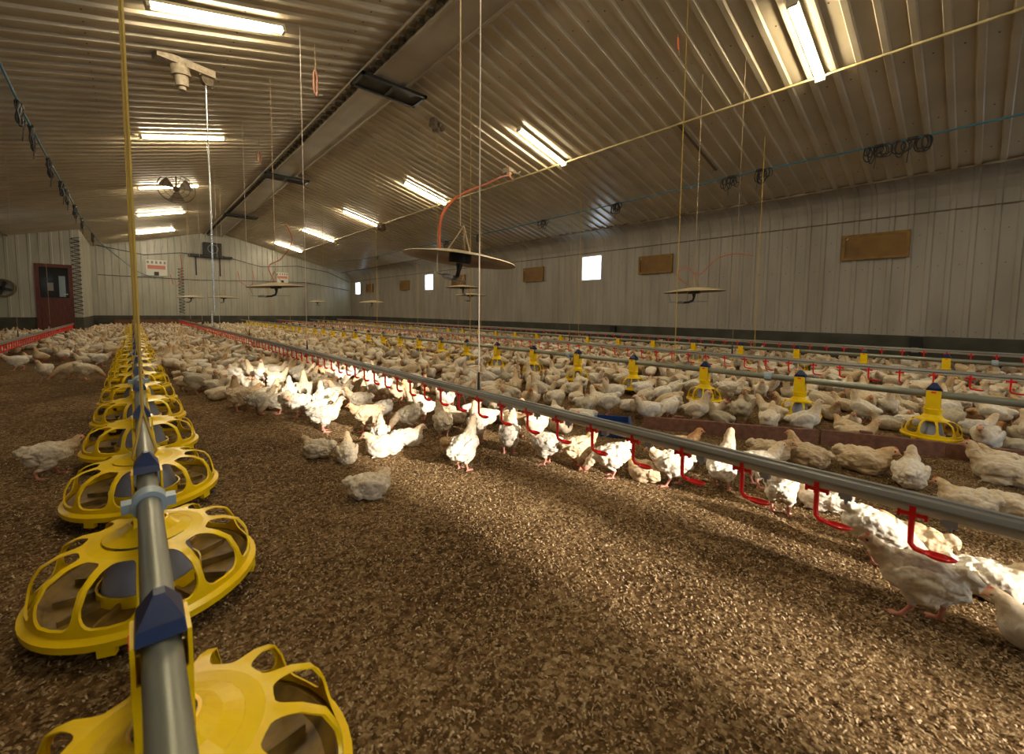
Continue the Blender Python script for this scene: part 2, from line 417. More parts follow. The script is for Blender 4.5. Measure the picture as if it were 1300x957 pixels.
def shavings():
    N = 90000
    u = rng.random(N * 3); yy = -.35 + 5.6 * rng.random(N * 3) ** 1.5; xx = -1.0 + 5.2 * u
    ok = []
    for x, y in zip(xx, yy):
        p = proj((x, y, 0))
        ox, oy = site(x, y)
        if .2 < oy < 3.0 and abs(ox - (3.55 + (2.85 - oy) * .62)) < .22: continue
        if p and -30 < p[0] < 1330 and p[1] < 1000 and p[2] < 4.6: ok.append((x, y))
        if len(ok) >= N: break
    n = len(ok); P = np.array(ok); z = np.array([litter_height(x, y) for x, y in ok]) - .008
    a = rng.random(n) * 2 * PI; l = .0025 + .005 * rng.random(n) ** 2; w = .0012 + .0018 * rng.random(n); ti = (rng.random(n) - .5) * 1.3; ro = (rng.random(n) - .5) * 1.2
    d = np.stack([np.cos(a) * np.cos(ti), np.sin(a) * np.cos(ti), np.sin(ti)], 1); s = np.stack([-np.sin(a) * np.cos(ro), np.cos(a) * np.cos(ro), np.sin(ro)], 1)
    c = np.stack([P[:, 0], P[:, 1], z + .004], 1); k = np.array([0, 0, 1.])[None] * (l * .35)[:, None]
    V = np.stack([c - d * l[:, None] - s * w[:, None], c - d * l[:, None] + s * w[:, None], c + s * w[:, None] + k, c - s * w[:, None] + k, c + d * l[:, None] + s * w[:, None], c + d * l[:, None] - s * w[:, None]], 1).reshape(-1, 3)
    idx = np.arange(n)[:, None] * 6
    F = np.concatenate([idx + np.array([0, 1, 2, 3]), idx + np.array([3, 2, 4, 5])], 1).reshape(-1, 4)
    me = bpy.data.meshes.new('wood_shavings'); me.from_pydata(V.tolist(), [], F.tolist()); me.materials.append(M['shaving'])
    o = bpy.data.objects.new('wood_shavings', me); COL.objects.link(o)
    tag(o, 'loose pale and brown wood shavings scattered over the litter floor', 'wood shavings', kind='stuff')
shavings()

# ------------------------------------------------------------------ feeders
def cage_mesh(R, H, n, parent, hc, name='cage'):
    """dome grid with arched openings: rim band, ribs, top plate"""
    prof = [(R, .0), (R, .018), (R * .985, .035)]
    def pr(v):   # v 0..1 up the side and over the shoulder
        zb_ = .03 * R / .28; q = ((.975, zb_), (.965, zb_ + (H - zb_) * .90), (.84, H * 1.01), (.44, H + hc * .10)); t = v; u_ = 1 - t
        w = (u_ ** 3, 3 * u_ * u_ * t, 3 * u_ * t * t, t ** 3)
        return R * sum(a_ * b_[0] for a_, b_ in zip(w, q)), sum(a_ * b_[1] for a_, b_ in zip(w, q))
    S = 24; vs = []; fs = []
    for k in range(n):
        t0 = 2 * PI * k / n; dt = 2 * PI / n; base = len(vs)
        for ring in range(3):
            for i in range(S):
                a = 2 * PI * i / S; ca, sa = math.cos(a), math.sin(a)
                if ring == 0:
                    q = max(abs(ca), abs(sa)); u, v = ca / q, sa / q
                else:
                    e = .45; u = math.copysign(abs(ca) ** e, ca); v = math.copysign(abs(sa) ** e, sa)
                    s_ = .86 if ring == 1 else .84
                    u *= s_ * (1 - .10 * v); v *= .90 * s_ / .86
                vv = .5 + .5 * v; r, z = pr(vv * .94 + 0.0); 
                if ring == 2: r -= .006 * R / .28; 
                th = t0 + dt * (.5 + .5 * u)
                vs.append((r * math.cos(th), r * math.sin(th), z))
        for ring in range(2):
            for i in range(S):
                j = (i + 1) % S; A = base + ring * S; B = A + S
                fs.append((A + i, A + j, B + j, B + i))
    b = MB(); b.add(vs, fs)
    rt, zt = pr(.94); r0, z0 = pr(0)
    k = R / .28
    b.lathe([(r0, z0), (R * 1.0, z0 - .004), (R * 1.035, .020 * k), (R * 1.03, .0), (R * .97, .0), (R * .955, z0 - .01)], n * 4)
    b.lathe([(rt, zt), (R * .40, H + hc * .22), (R * .385, H + hc * .22 - .006), (rt, zt - .008)], n * 4)
    for q in range(4):  # lugs under the rim
        a = PI / 4 + q * PI / 2; b.box(-.02 * k, .02 * k, -.012 * k, .006, -.022 * k, .012 * k, Matrix.Rotation(a, 4, 'Z') @ Matrix.Translation((0, -R * .985, 0)))
    b.build(name, M['yellow'], parent, ang=50)
def make_feeder(R, H, z0, ztube, n, hc):
    root = empty('pan_feeder')
    k = R / .28
    cage_mesh(R, H, n, root, hc)
    cage = [c for c in bpy.data.objects if c.parent == root][0]; cage.location.z = z0
    b = MB(); b.lathe([(.001, -.012), (R * .62, -.012), (R * .9, .0), (R * .955, .028 * k), (R * .93, .03 * k), (R * .86, .006), (R * .6, .0), (.001, .004)], 36)
    # radial fins in the pan
    for q in range(n):
        a = 2 * PI * q / n; T = Matrix.Rotation(a, 4, 'Z')
        b.box(R * .42, R * .80, -.004 * k, .004 * k, .0, .022 * k, T)
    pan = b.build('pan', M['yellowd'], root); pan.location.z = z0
    b = MB(); b.lathe([(R * .44, .012), (R * .36, H * .62), (R * .22, H + .006), (R * .20, H + .006), (R * .33, H * .60), (R * .41, .012)], 28)
    c = b.build('feed_cowl', M['cowl'], root); c.location.z = z0
    b = MB(); b.lathe([(R * .47, .0), (R * .47, .035 * k), (R * .45, .035 * k), (R * .45, .0)], 28)
    c = b.build('inner_ring', M['yellow'], root); c.location.z = z0
    # top shoulder and neck around the tube
    tr = .033
    zt = ztube - z0; b = MB()
    zc = H + hc
    b.lathe([(R * .40, H + hc * .22), (R * .28, H + hc * .50), (.058, zc - .006), (.052, zc), (.046, zc), (.05, zc - .01), (R * .26, H + hc * .44), (R * .385, H + hc * .16)], 28)
    for sx in (-1, 1): b.box(*sorted((sx * .034, sx * .040)), -.043, .043, zc - .01, zt + .031)
    for sy in (-1, 1): b.box(-.034, .034, *sorted((sy * .037, sy * .043)), zc - .01, zt - tr - .002)
    c = b.build('neck', M['yellow'], root, smooth=False); c.location.z = z0
    # blue saddle cap: pitched roof over the tube
    b = MB(); w = .034; l = .048; h = .060
    vs = [(-w, -l, 0), (w, -l, 0), (w, l, 0), (-w, l, 0), (-w * .92, -l * .8, .02), (w * .92, -l * .8, .02), (w * .92, l * .8, .02), (-w * .92, l * .8, .02), (-.008, -.012, h), (.008, -.012, h), (.008, .012, h), (-.008, .012, h)]
    fs = [(3, 2, 1, 0), (0, 1, 5, 4), (1, 2, 6, 5), (2, 3, 7, 6), (3, 0, 4, 7), (4, 5, 9, 8), (5, 6, 10, 9), (6, 7, 11, 10), (7, 4, 8, 11), (8, 9, 10, 11)]
    b.add(vs, fs); c = b.build('saddle_cap', M['navy'], root, smooth=False); c.location.z = ztube + .0315
    b = MB(); b.box(-.0425, -.0400, -.014, .014, zt + .012, zt + .024); c = b.build('maker_mark', M['red'], root, smooth=False); c.location.z = z0
    return root
ZT_L, ZT_R = .425, .392
def spin(o):
    a = rng.random() * .5
    for c in o.children:
        if c.name.split('.')[0] in ('cage', 'pan'): c.rotation_euler = (0, 0, a)
FEEDERS = []      # (x, y, R) for keeping birds off
fbig = make_feeder(.296, .172, .062, ZT_L, 12, .048)
tag(fbig, 'x', 'feeder')
Lx, Ly0, LD = .015, .917, .943
k = 0; used = False
while Ly0 + k * LD < 28.2:
    o = fbig if k == 0 else copy_tree(fbig)
    y = Ly0 + k * LD
    lab = ['yellow pan feeder at the bottom edge under the nearest blue cap of the left line',
           'nearest wholly visible yellow pan feeder on the left feed line, tilted',
           'yellow pan feeder on the left feed line, second wholly visible one'][k] if k < 3 else (
           '%s yellow pan feeder from the camera on the left feed line' % ORD[k] if k < 10 else 'distant yellow pan feeder on the far stretch of the left feed line')
    place(o, (Lx, y, 0), 0, lab, 'yellow pan feeders of the left feed line'); spin(o)
    if k in (1, 2):
        for c in o.children:
            if c.name.split('.')[0] in ('cage', 'pan', 'feed_cowl', 'inner_ring'):
                c.rotation_euler = (math.radians(1), math.radians(-1.8 if k == 1 else -1), c.rotation_euler.z)
    FEEDERS.append((Lx, y, .305)); k += 1
fsm = make_feeder(.176, .128, .06, ZT_R, 10, .095); tag(fsm, 'x', 'feeder')
def feeder_row(x, y0, dy, n, line, first=None):
    for i in range(n):
        o = fsm if first and i == 0 else copy_tree(fsm)
        y = y0 + i * dy
        nm = ORD[i] if i < 10 else None
        spin(o); place(o, (x, y, 0), 0, ('%s yellow pan feeder from the right edge on the %s' % (nm, line)) if nm else 'tiny distant yellow pan feeder far along the %s' % line, 'yellow pan feeders of the %s' % line)
        FEEDERS.append((x, y, .2))
feeder_row(gx(5.03), gy(5.03, 1.22), BF, 31, 'middle feed line', True)
feeder_row(gx(9.1), gy(9.1, 2.10), BF, 31, 'wall side feed line')
def feed_tube(x, z, y0, y1, r, label):
    root = empty('feed_tube', (x, 0, 0), 0, label, 'feed tube', 'feed line tubes')
    b = MB(); b.tube([(0, y0, z), (0, y1, z)], r, 20); b.build('pipe', M['galv'], root)
    return root
def collar(root, y, z, r):
    b = MB(); T = Matrix.Translation((0, y, z)) @ Matrix.Rotation(PI / 2, 4, 'X')
    b.lathe([(r + .001, -.03), (r + .014, -.03), (r + .014, .03), (r + .001, .03)], 24, T=T, close=True)
    for s in (-1, 1): b.box(s * (r + .02) - .014, s * (r + .02) + .014, y - .022, y + .022, z - .014, z + .014)
    b.build('collar', M['collar'], root)
tl = feed_tube(Lx, ZT_L, -1.4, 28.7, .0275, 'galvanised feed tube of the left feed line running towards the far wall')
for y in (1.62, 4.4, 7.2, 10.0): collar(tl, y, ZT_L, .0275)
t2 = feed_tube(gx(5.03), ZT_R, -.7, 28.6, .029, 'grey feed tube of the middle feed line behind the low brown board')
for y in (2.52, 5.4, 8.2): collar(t2, gy(5.03, y), ZT_R, .029)
t3 = feed_tube(gx(9.1), ZT_R, -.9, 28.6, .029, 'grey feed tube of the wall side feed line')
collar(t3, gy(9.1, 1.6), ZT_R, .029)

# ------------------------------------------------------------------ drinker lines
def make_cup():
    """red T clip, stem and drip cup (runs towards the camera, -Y)"""
    b = MB()
    b.tube([(0, -.030, 0), (0, .030, 0)], .010, 8); b.box(-.017, .017, -.008, .008, -.014, .030)
    b.box(-.012, .012, -.036, -.028, -.012, .02); b.box(-.012, .012, .028, .036, -.012, .02)
    b.tube([(0, 0, 0), (0, .001, -.05), (0, 0, -.098), (0, -.012, -.112), (0, -.035, -.116)], [.0085, .0085, .008, .009, .008], 8)
    # shallow elliptic dish
    prof = [(.001, -.004), (.014, -.003), (.022, .004), (.024, .010), (.0225, .010), (.020, .005), (.012, .0), (.001, .0)]
    b.lathe(prof, 16, T=Matrix.Translation((0, -.066, -.122)) @ Matrix.Diagonal((1, 1.75, 1, 1)))
    return b
def make_nip():
    b = MB(); b.box(-.013, .013, -.016, .016, -.016, .008); b.tube([(0, 0, -.014), (0, 0, -.034)], [.007, .005], 8); b.box(-.006, .006, .014, .022, -.010, .02)
    return b
CUPM = make_cup().build('drip_cup', M['red']).data; bpy.data.objects.remove(bpy.data.objects['drip_cup'])
NIPM = make_nip().build('nipple', M['nip']).data; bpy.data.objects.remove(bpy.data.objects['nipple'])
def drinker(x, y0, y1, zr, c0, dc, label, nips=30):
    """zr: height of the underside of the water pipe"""
    root = empty('drinker_line', (x, 0, 0), 0, label, 'drinker line')
    b = MB(); b.tube([(0, y0, zr + .013), (0, y1, zr + .013)], .0165, 12)
    b.build('water_pipe', M['pvc'], root)
    b = MB(); L = [(-.030, .027), (.030, .027), (.032, .036), (.026, .052), (.012, .056), (.010, .062), (-.010, .062), (-.012, .056), (-.026, .052), (-.032, .036)]
    vs = [(px, y, zr + pz) for y in (y0, y1) for px, pz in L]; n = len(L)
    b.add(vs, [(i, (i + 1) % n, n + (i + 1) % n, n + i) for i in range(n)] + [tuple(range(n)), tuple(range(2 * n - 1, n - 1, -1))])
    b.build('rail', M['rail'], root, smooth=False)
    ys = []; y = c0
    while y < y1 - .1: ys.append(y); y += dc
    ys = [y for y in ys if y > y0 + .05]
    for i, y in enumerate(ys[:100]):
        c = bpy.data.objects.new('drip_cup', CUPM); COL.objects.link(c); c.parent = root; c.location = (0, y, zr - .008)
        c.rotation_euler = (0, 0, (rng.random() - .5) * .12)
        if i < nips:
            q = bpy.data.objects.new('nipple', NIPM); COL.objects.link(q); q.parent = root; q.location = (0, y - .085, zr - .004)
    if len(ys) > 100:
        b = MB(); src = CUPM
        vv = [v.co.copy() for v in src.vertices]; ff = [tuple(p.vertices) for p in src.polygons]
        for y in ys[100:]: b.add([(v.x, v.y + y, v.z + zr - .008) for v in vv], ff)
        tag(b.build('far_drip_cups', M['red'], root), kind='stuff')
    return root
RAILZ = .372
drinker(gx(2.0), -.5, 28.8, RAILZ, gy(2.0, .515), .2554, 'long drinker line with red drip cups crossing the picture from the right edge', 40)
drinker(gx(-1.85), 2.5, 23.3, RAILZ - .03, 2.8, .2225, 'drinker line with red cups near the door at left', 0)
drinker(gx(7.07), -.7, 28.8, RAILZ - .01, gy(7.07, .8), .276, 'drinker line with red cups just behind the middle feed line', 0)
drinker(gx(11.0), -.8, 28.8, RAILZ + .01, gy(11.0, 1.3), .276, 'farthest drinker line beside the right hand wall', 0)

# ------------------------------------------------------------------ cords
def cord(x, y, z0, r, m, label, group=None, sheath=False, vee=None, z1=None, cat='rope', lean=0.):
    x, y = W(x, y)
    root = empty('hanging_rope', (x, y, z0), 0, label, cat, group)
    top = (z1 or ceil_z(x) - .01) - z0; zb = vee[1] if vee else (.11 if sheath else 0)
    b = MB(); b.tube([(0, 0, zb), (lean, 0, top)], r, 6); b.build('line', m, root)
    if sheath:
        b = MB(); b.tube([(0, 0, 0), (0, 0, .13)], [.011, .007], 8); b.build('sheath', M['black'], root)
    if vee:
        w, h = vee; b = MB()
        for s in (-1, 1): b.tube([(0, 0, h), (s * w * .5, s * .02, h * .45), (s * w, s * .03, .0), (s * w * .5, s * .03, -.035 if w > .06 else -.03)], r * .8, 6)
        b.build('loop', m, root)
    return root
for i, y in enumerate((3.1, 7.65, 12.2, 16.8, 21.4, 26.0)):
    cord(2.0, y, RAILZ + .062, .0045, M['cordw'], '%s white suspension cord from the camera on the long drinker line' % ORD[i], sheath=True)
for i, y in enumerate((2.45, 6.3, 9.9, 13.6, 17.2, 20.9, 25)):
    cord(Lx, y, ZT_L,   .0064 if i == 0 else .0058, M['cordy'], '%s yellow suspension rope from the camera over the left feed line' % ORD[i], vee=(.036, .18))
for i, y in enumerate((3.62, 8.1, 12.6, 17.1, 21.6)):
    cord(5.03, y, ZT_R, .0055, M['cordy'], '%s yellow suspension rope from the camera on the middle feed line' % ORD[i], vee=(.05, .20))
for i, y in enumerate((4.85, 9.45, 14, 18.6)):
    cord(9.1, y, ZT_R, .005, M['cordy'], '%s yellow suspension rope from the camera on the wall side feed line' % ORD[i], vee=(.05, .28))
for i, y in enumerate((4.1, 7.6, 12, 16.5)):
    cord(7.07, y, RAILZ + .05, .0028, M['cordt'], '%s thin tan cord from the camera on the drinker line behind the middle feed line' % ORD[i], sheath=True)
for i, y in enumerate((9.5, 14.0, 19.0)):
    cord(-1.85, y, RAILZ + .03, .003, M['cordt'], '%s thin tan cord from the camera on the drinker line near the door' % ORD[i], sheath=True)

# ------------------------------------------------------------------ ceiling lights
def make_light():
    root = empty('ceiling_light')
    b = MB(); b.box(-.74, .74, -.055, .055, -.035, 0); b.build('housing', M['batten'], root, smooth=False)
    b = MB(); n = 8; L = .705
    prof = [(math.cos(a) * .052, -.035 - math.sin(a) * .050) for a in [PI * i / n for i in range(n + 1)]]
    vs = []; 
    for x, s in ((-L, .8), (-L + .02, 1), (L - .02, 1), (L, .8)):
        vs += [(x, p * s, -.035 + (z + .035) * s) for p, z in prof]
    m_ = n + 1; fs = [(j * m_ + i, (j + 1) * m_ + i, (j + 1) * m_ + i + 1, j * m_ + i + 1) for j in range(3) for i in range(n)] + [tuple(range(m_)), tuple(range(4 * m_ - 1, 3 * m_ - 1, -1))]
    b.add(vs, fs); b.build('diffuser', M['lit'], root)
    for s in (-1, 1):
        b = MB(); b.box(*sorted((s * .705, s * .745)), -.058, .058, -.088, 0); b.build('end_cap', M['batten'], root, smooth=False)
    return root
lt = make_light(); tag(lt, 'x', 'ceiling light'); first = True
an = math.atan(SLOPE)
def put_light(x, y, tilt, dz, label, group, yaw=0):
    global first
    o = lt if first else copy_tree(lt); first = False
    x, y = W(x, y)
    o.location = (x, y, ceil_z(x) - .034 - dz); o.rotation_euler = (0, tilt, yaw); o['label'] = label; o['group'] = group
RL = [3.35, 8.72, 14.2, 19.6, 25.25, 31.1]; LLt = [7.5, 13.0, 18.5, 23.8, 29.5]
for i, y in enumerate(RL):
    put_light(7.24, y, an, 0, ['brightest fluorescent ceiling light at the top right, nearest of the right hand row', 'fluorescent ceiling light near the junction box with the orange hose'][i] if i < 2 else '%s fluorescent ceiling light from the camera in the right hand row' % ORD[i], 'fluorescent lights on the right ceiling slope', )
put_light(7.24, -2.1, an, 0, 'fluorescent ceiling light behind the camera on the right slope', 'fluorescent lights on the right ceiling slope')
for i, y in enumerate(LLt):
    put_light(1.02, y, -an, 0, ['large fluorescent ceiling light cut by the top edge at left', 'fluorescent ceiling light above the ceiling fan at left'][i] if i < 2 else '%s fluorescent ceiling light from the camera in the left hand row' % ORD[i], 'fluorescent lights on the left ceiling slope', .05)
for y in (2.0, -3.3): put_light(1.02, y, -an, 0, 'fluorescent ceiling light overhead on the left slope, outside the picture', 'fluorescent lights on the left ceiling slope')

# ------------------------------------------------------------------ ceiling pipes and cables
b = MB(); b.tube([(gx(7.97), YF + .1, ceil_z(gx(7.97)) - .055), (gx(7.97), YB, ceil_z(gx(7.97)) - .055)], .017, 8)
tag(b.build('ceiling_conduit', M['pipey']), 'thin cream conduit running along the right ceiling slope past the light ends', 'conduit')
b = MB(); b.tube([(3.11, YF + .1, 5.14), (3.11, YB, 5.14)], .022, 8)
tag(b.build('ceiling_conduit', M['beam']), 'beige conduit beside the ridge beam', 'conduit')
def bundle(name, pts_c, label, scale=1., cat='cable bundle', mt='blackhose'):
    """a knot of loose dark cable hanging at a point"""
    b = MB(); c = Vector(pts_c)
    R_ = random.Random(int(c.x * 100 + c.y * 37))
    for q in range(9):
        w = (.035 + .055 * R_.random()) * scale; h = (.06 + .09 * R_.random()) * scale; oy = (R_.random() - .5) * .34 * scale; a0 = R_.random() * PI; 
        pts = [c + Vector((w * .3 * math.sin(2 * t) * math.cos(a0), oy + w * math.cos(t + PI / 2), -h * .85 + h * math.sin(t + PI / 2) * .95 )) for t in [2 * PI * i / 16 for i in range(16)]]
        b.tube(pts, .0085 * scale, 5, closed=True)
    b.tube([c + Vector((0, -.06 * scale, 0)), c + Vector((0, .06 * scale, 0))], .028 * scale, 8)
    b.tube([c + Vector((0, .02, -.02)), c + Vector((.02, .04, -.20 * scale)), c + Vector((.0, .05, -.36 * scale))], .006 * scale, 5)
    return tag(b.build(name, M[mt]), label, cat)
RC = [(gx(x_), gy(x_, y_), z_) for x_, y_, z_ in [(10.0, -3, 3.86), (10.0, 0, 3.84), (10.0, 1.64, 3.80), (10.0, 3.3, 3.79), (10.0, 5.44, 3.82), (10, 8, 3.78), (10, 14, 3.72), (10, 20, 3.74), (10, 27, 3.72), (9.25, YB - 0.50, 3.70)]]
b = MB(); b.tube(RC, .013, 8); tag(b.build('ceiling_cable', M['bluec']), 'blue cable running along the right ceiling slope near the wall', 'cable')
def zr(y):
    for p, q in zip(RC, RC[1:]):
        if p[1] <= y <= q[1]: return p[2] + (q[2] - p[2]) * (y - p[1]) / (q[1] - p[1])
for i, y in enumerate((2.95, 3.40, 5.4, 6.0, 9.1, 12.0, 15.6, 17.9, 21, 25)):
    bundle('hanging_cable_coil', (gx(10.0), gy(10., y), zr(gy(10., y))), '%s dark cable coil from the right edge on the right blue cable' % ORD[i], 1.0)
LC = [(gx(x_), gy(x_, y_), z_) for x_, y_, z_ in [(-1.15, -3, 4.0), (-1.15, 4, 3.95), (-1.15, 8.42, 3.92), (-1.15, 10.2, 3.81), (-1.15, 13.2, 3.76), (-1.15, 16.3, 3.79), (-1.15, 20, 3.74), (-1.1, 25.0, 3.80), (-1.0, 28, 3.75), (-.6, 30, 3.5), (.2, 32.4, 2.9), (1.0, 32.7, 2.55)]]
b = MB(); b.tube(LC, .014, 8); tag(b.build('ceiling_cable', M['bluec']), 'dark blue cable sagging along the left ceiling slope to the far wall', 'cable')
for i, (y, z) in enumerate(((10.1, 3.81), (11.1, 3.79), (13.2, 3.76), (15.4, 3.77), (16.4, 3.79), (18.6, 3.76), (21.0, 3.75), (25.3, 3.79))):
    bundle('hanging_cable_coil', (*W(-1.15 if y < 24 else -1.1, y), z), '%s dark cable coil from the left edge on the left cable' % ORD[i], 1.3)
# long black wire strung across the far gable
for (pts, lab) in (([(-1.20, YB - 0.08, 4.05), (0.56, YB - 0.10, 3.75), (2.04, YB - 0.10, 4.0), (3.98, YB - 0.10, 4.0), (5.83, YB - 0.10, 3.55), (7.86, YB - 0.10, 3.75), (9.71, YB - 0.10, 3.5), (11.10, YB - 0.20, 2.9)], 'upper black cable looped across the far wall'),
                   ([(-1.20, YB - 0.08, 2.62), (2.78, YB - 0.10, 2.58), (6.01, YB - 0.10, 2.70), (8.33, YB - 0.10, 2.75), (11.10, YB - 0.10, 2.35)], 'lower dark cable stretched across the far wall')):
    b = MB(); b.tube(pts, .018, 6); tag(b.build('hanging_wall_cable', M['blackhose']), lab, 'cable')
def coil(x, y, z0, z1, mt, lab):
    b = MB(); n = int((z1 - z0) / .16) * 8; pts = []
    for i in range(n + 1):
        t = i / 8 * 2 * PI; pts.append((x + .12 * math.cos(t), y + .035 * math.sin(t), z0 + (z1 - z0) * i / n))
    b.tube(pts, .014, 5); tag(b.build('hanging_spiral_hose', M[mt]), lab, 'spiral hose')
coil(-1.54, AY - .06, .75, 3.7, 'blackhose', 'black spiral hose hanging right of the red brown door')
coil(2.02, YB - .08, .75, 3.2, 'blackhose', 'dark spiral hose on the far wall right of the large control box')
coil(6.24, YB - .08, .7, 2.5, 'cordt', 'tan spiral hose hanging below the small control box')
coil(8.33, YB - .08, .75, 3.0, 'cordt', 'tan spiral hose on the far wall near the right corner')
def wall_box(x0, x1, z0, z1, lab, dials=5):
    root = empty('wall_control_box', ((x0 + x1) / 2, YB - .02, z0), 0, lab, 'control box')
    w = (x1 - x0) / 2; h = z1 - z0
    b = MB(); b.box(-w, w, -.16, 0, 0, h); b.build('case', M['white'], root, smooth=False)
    for i in range(dials):
        b = MB(); xx = -w * .8 + 1.6 * w * i / (dials - 1); b.box(xx - w * .10, xx + w * .10, -.17, -.16, h * .76, h * .92); b.build('dial', M['dial'], root, smooth=False)
    b = MB(); b.box(-w * .85, w * .85, -.168, -.16, h * .42, h * .66); tag(b.build('label_panel', M['redlabel'], root, smooth=False), 'faded red label panel')
    b = MB(); b.box(-w * .25, w * .2, -.175, -.16, .02, h * .25); b.build('cable_gland', M['black'], root, smooth=False)
wall_box(.60, 1.45, 2.70, 3.52, 'large white control box with dials and red label on the far wall')
wall_box(6.65, 7.30, 2.65, 3.28, 'small white control box on the far wall above the brooders')
for pts, lab in (([(1.57, YB - 0.20, 2.8), (1.67, YB - 0.22, 2.3), (1.85, YB - 0.22, 2.2), (2.04, YB - 0.22, 2.5), (2.08, YB - 0.20, 3.3), (2.04, YB - 0.20, 3.9)], 'orange hose looped beside the large control box'),
                 ([(4.62, YB - 0.20, 3.2), (4.72, YB - 0.25, 2.6), (5.09, YB - 0.25, 2.3), (5.46, YB - 0.25, 2.6), (5.37, YB - 0.20, 3.3)], 'orange hose looped on the far wall'),):
    b = MB(); b.tube(pts, .016, 6); tag(b.build('hanging_hose', M['orange']), lab, 'hose')
# unit heater on brackets on the far wall
root = empty('wall_unit_heater', (3.45, YB - .03, 3.85), 0, 'black box heater on a bracket on the far wall left of centre', 'heater')
b = MB(); b.box(-.42, .42, -.5, 0, .12, .80); b.build('casing', M['black'], root, smooth=False)
b = MB(); b.lathe([(.22, 0), (.25, 0), (.25, .03), (.22, .03)], 20, T=Matrix.Translation((0, -.505, .46)) @ Matrix.Rotation(PI / 2, 4, 'X'), close=True); b.build('grille_ring', M['dial'], root)
b = MB(); b.box(-1.1, .9, -.5, 0, 0, .10)
for x in (-.75, .35): b.box(x - .03, x + .03, -.08, 0, -1.0, 0)
b.build('bracket', M['black'], root, smooth=False)
# round box at the far left edge of the picture
root = empty('wall_fan', (-3.42, AY - .04, 1.66), 0, 'round dark brown fan on the wall left of the door', 'wall fan')
b = MB(); b.lathe([(.26, 0), (.33, 0), (.33, .16), (.26, .16)], 24, T=Matrix.Rotation(PI / 2, 4, 'X'), close=True); b.build('shroud', M['trimd'], root)
b = MB()
for k in range(4): b.box(.03, .25, -.10, -.08, -.05, .05, Matrix.Rotation(k * PI / 2 + .3, 4, 'Y') @ Matrix.Rotation(.0, 4, 'X'))
b.ball((0, -.09, 0), .06, 8); b.build('blades', M['black'], root)

# low timber boards and tray
def board(p0, p1, h, lab, t=.035):
    a = Vector((*W(p0[0], p0[1]), 0)); c = Vector((*W(p1[0], p1[1]), 0)); d = c - a; L = d.length; rz = math.atan2(d.y, d.x)
    root = empty('low_board', a, rz, lab, 'board')
    b = MB(); b.box(0, L * .5, -t / 2, t / 2, -.02, h); b.box(L * .5 + .004, L, -t / 2 + .004, t / 2 + .004, -.02, h - .006); b.build('plank', M['wood'], root, smooth=False)
    b = MB(); b.box(.26, .33, t / 2, t / 2 + .04, -.02, h + .015); b.build('post', M['wood'], root, smooth=False)
    return root
board((3.55, 2.85, 0), (4.30, 1.75, 0), .105, 'low brown board standing in the litter, stretch nearest the blue tray')
board((4.31, 1.73, 0), (4.95, .35, 0), .105, 'low brown board in the litter, stretch reaching the right edge')
b = MB(); b.box(-.70, 2.8, YB - .10, YB - .04, 0, .40); tag(b.build('low_board', M['wood'], smooth=False), 'brown board leaning along the foot of the far wall', 'board')
root = empty('feed_tray', (*W(3.30, 2.98), .0), .6, 'blue plastic tray lying on the litter behind the long drinker line', 'tray')
b = MB(); b.box(-.24, .24, -.15, .15, 0, .012)
for (x0, x1, y0, y1) in ((-.24, .24, -.15, -.138), (-.24, .24, .138, .15), (-.24, -.228, -.138, .138), (.228, .24, -.138, .138)): b.box(x0, x1, y0, y1, .012, .06)
b.build('tray_body', M['bluetray'], root, smooth=False)
b = MB(); b.box(-.25, .25, -.16, -.15, .052, .066); b.box(-.25, .25, .15, .16, .052, .066); b.build('lip', M['bluetray'], root, smooth=False)

# posts on the right plinth
for y, lab in ((3.30, 'black steel post in the dark plinth nearest the right edge'), (11.05, 'black steel post in the dark plinth below the window'), (19.0, 'farther black steel post in the dark plinth')):
    root = empty('wall_post', (XR, gy(12.2, y), 0), 0, lab, 'post')
    b = MB(); b.box(-.10, -.005, -.09, .09, 0, .61); b.build('upright', M['black'], root, smooth=False)
    b = MB(); b.box(-.11, -.10, -.05, .05, .30, .40); b.build('plate', M['dial'], root, smooth=False)

# air inlets on the right wall
def inlet(y, lab):
    root = empty('wall_air_inlet', (XR - .019, gy(12.2, y), 2.15), 0, lab, 'air inlet', 'brown air inlets on the right wall')
    w, h = .525, .52
    b = MB(); t = .05
    for (a, c, e, f) in ((-w, w, 0, t), (-w, w, h - t, h), (-w, -w + t, t, h - t), (w - t, w, t, h - t)): b.box(-.07, 0, a, c, e, f)
    b.build('frame', M['oak'], root, smooth=False)
    b = MB(); T = Matrix.Translation((-.02, 0, t)) @ Matrix.Rotation(-.07, 4, 'Y'); b.box(-.012, .0, -w + t, w - t, 0, h - 2 * t, T)
    b.box(-.026, -.010, -w + t, w - t, .0, .035, T); b.box(-.022, -.010, -w + t, w - t, .33, .36, T); b.build('flap', M['inlet'], root, smooth=False)
    b = MB(); b.tube([(-.07, w - .10, h - .06), (-.09, w - .08, h - .10)], .012, 6); b.build('catch', M['white'], root)
    return root
for i, y in enumerate((4.10, 9.52, 15.1, 20.6, 26.4, 31.6)):
    inlet(y, '%s brown air inlet from the right edge on the right wall' % ORD[i])

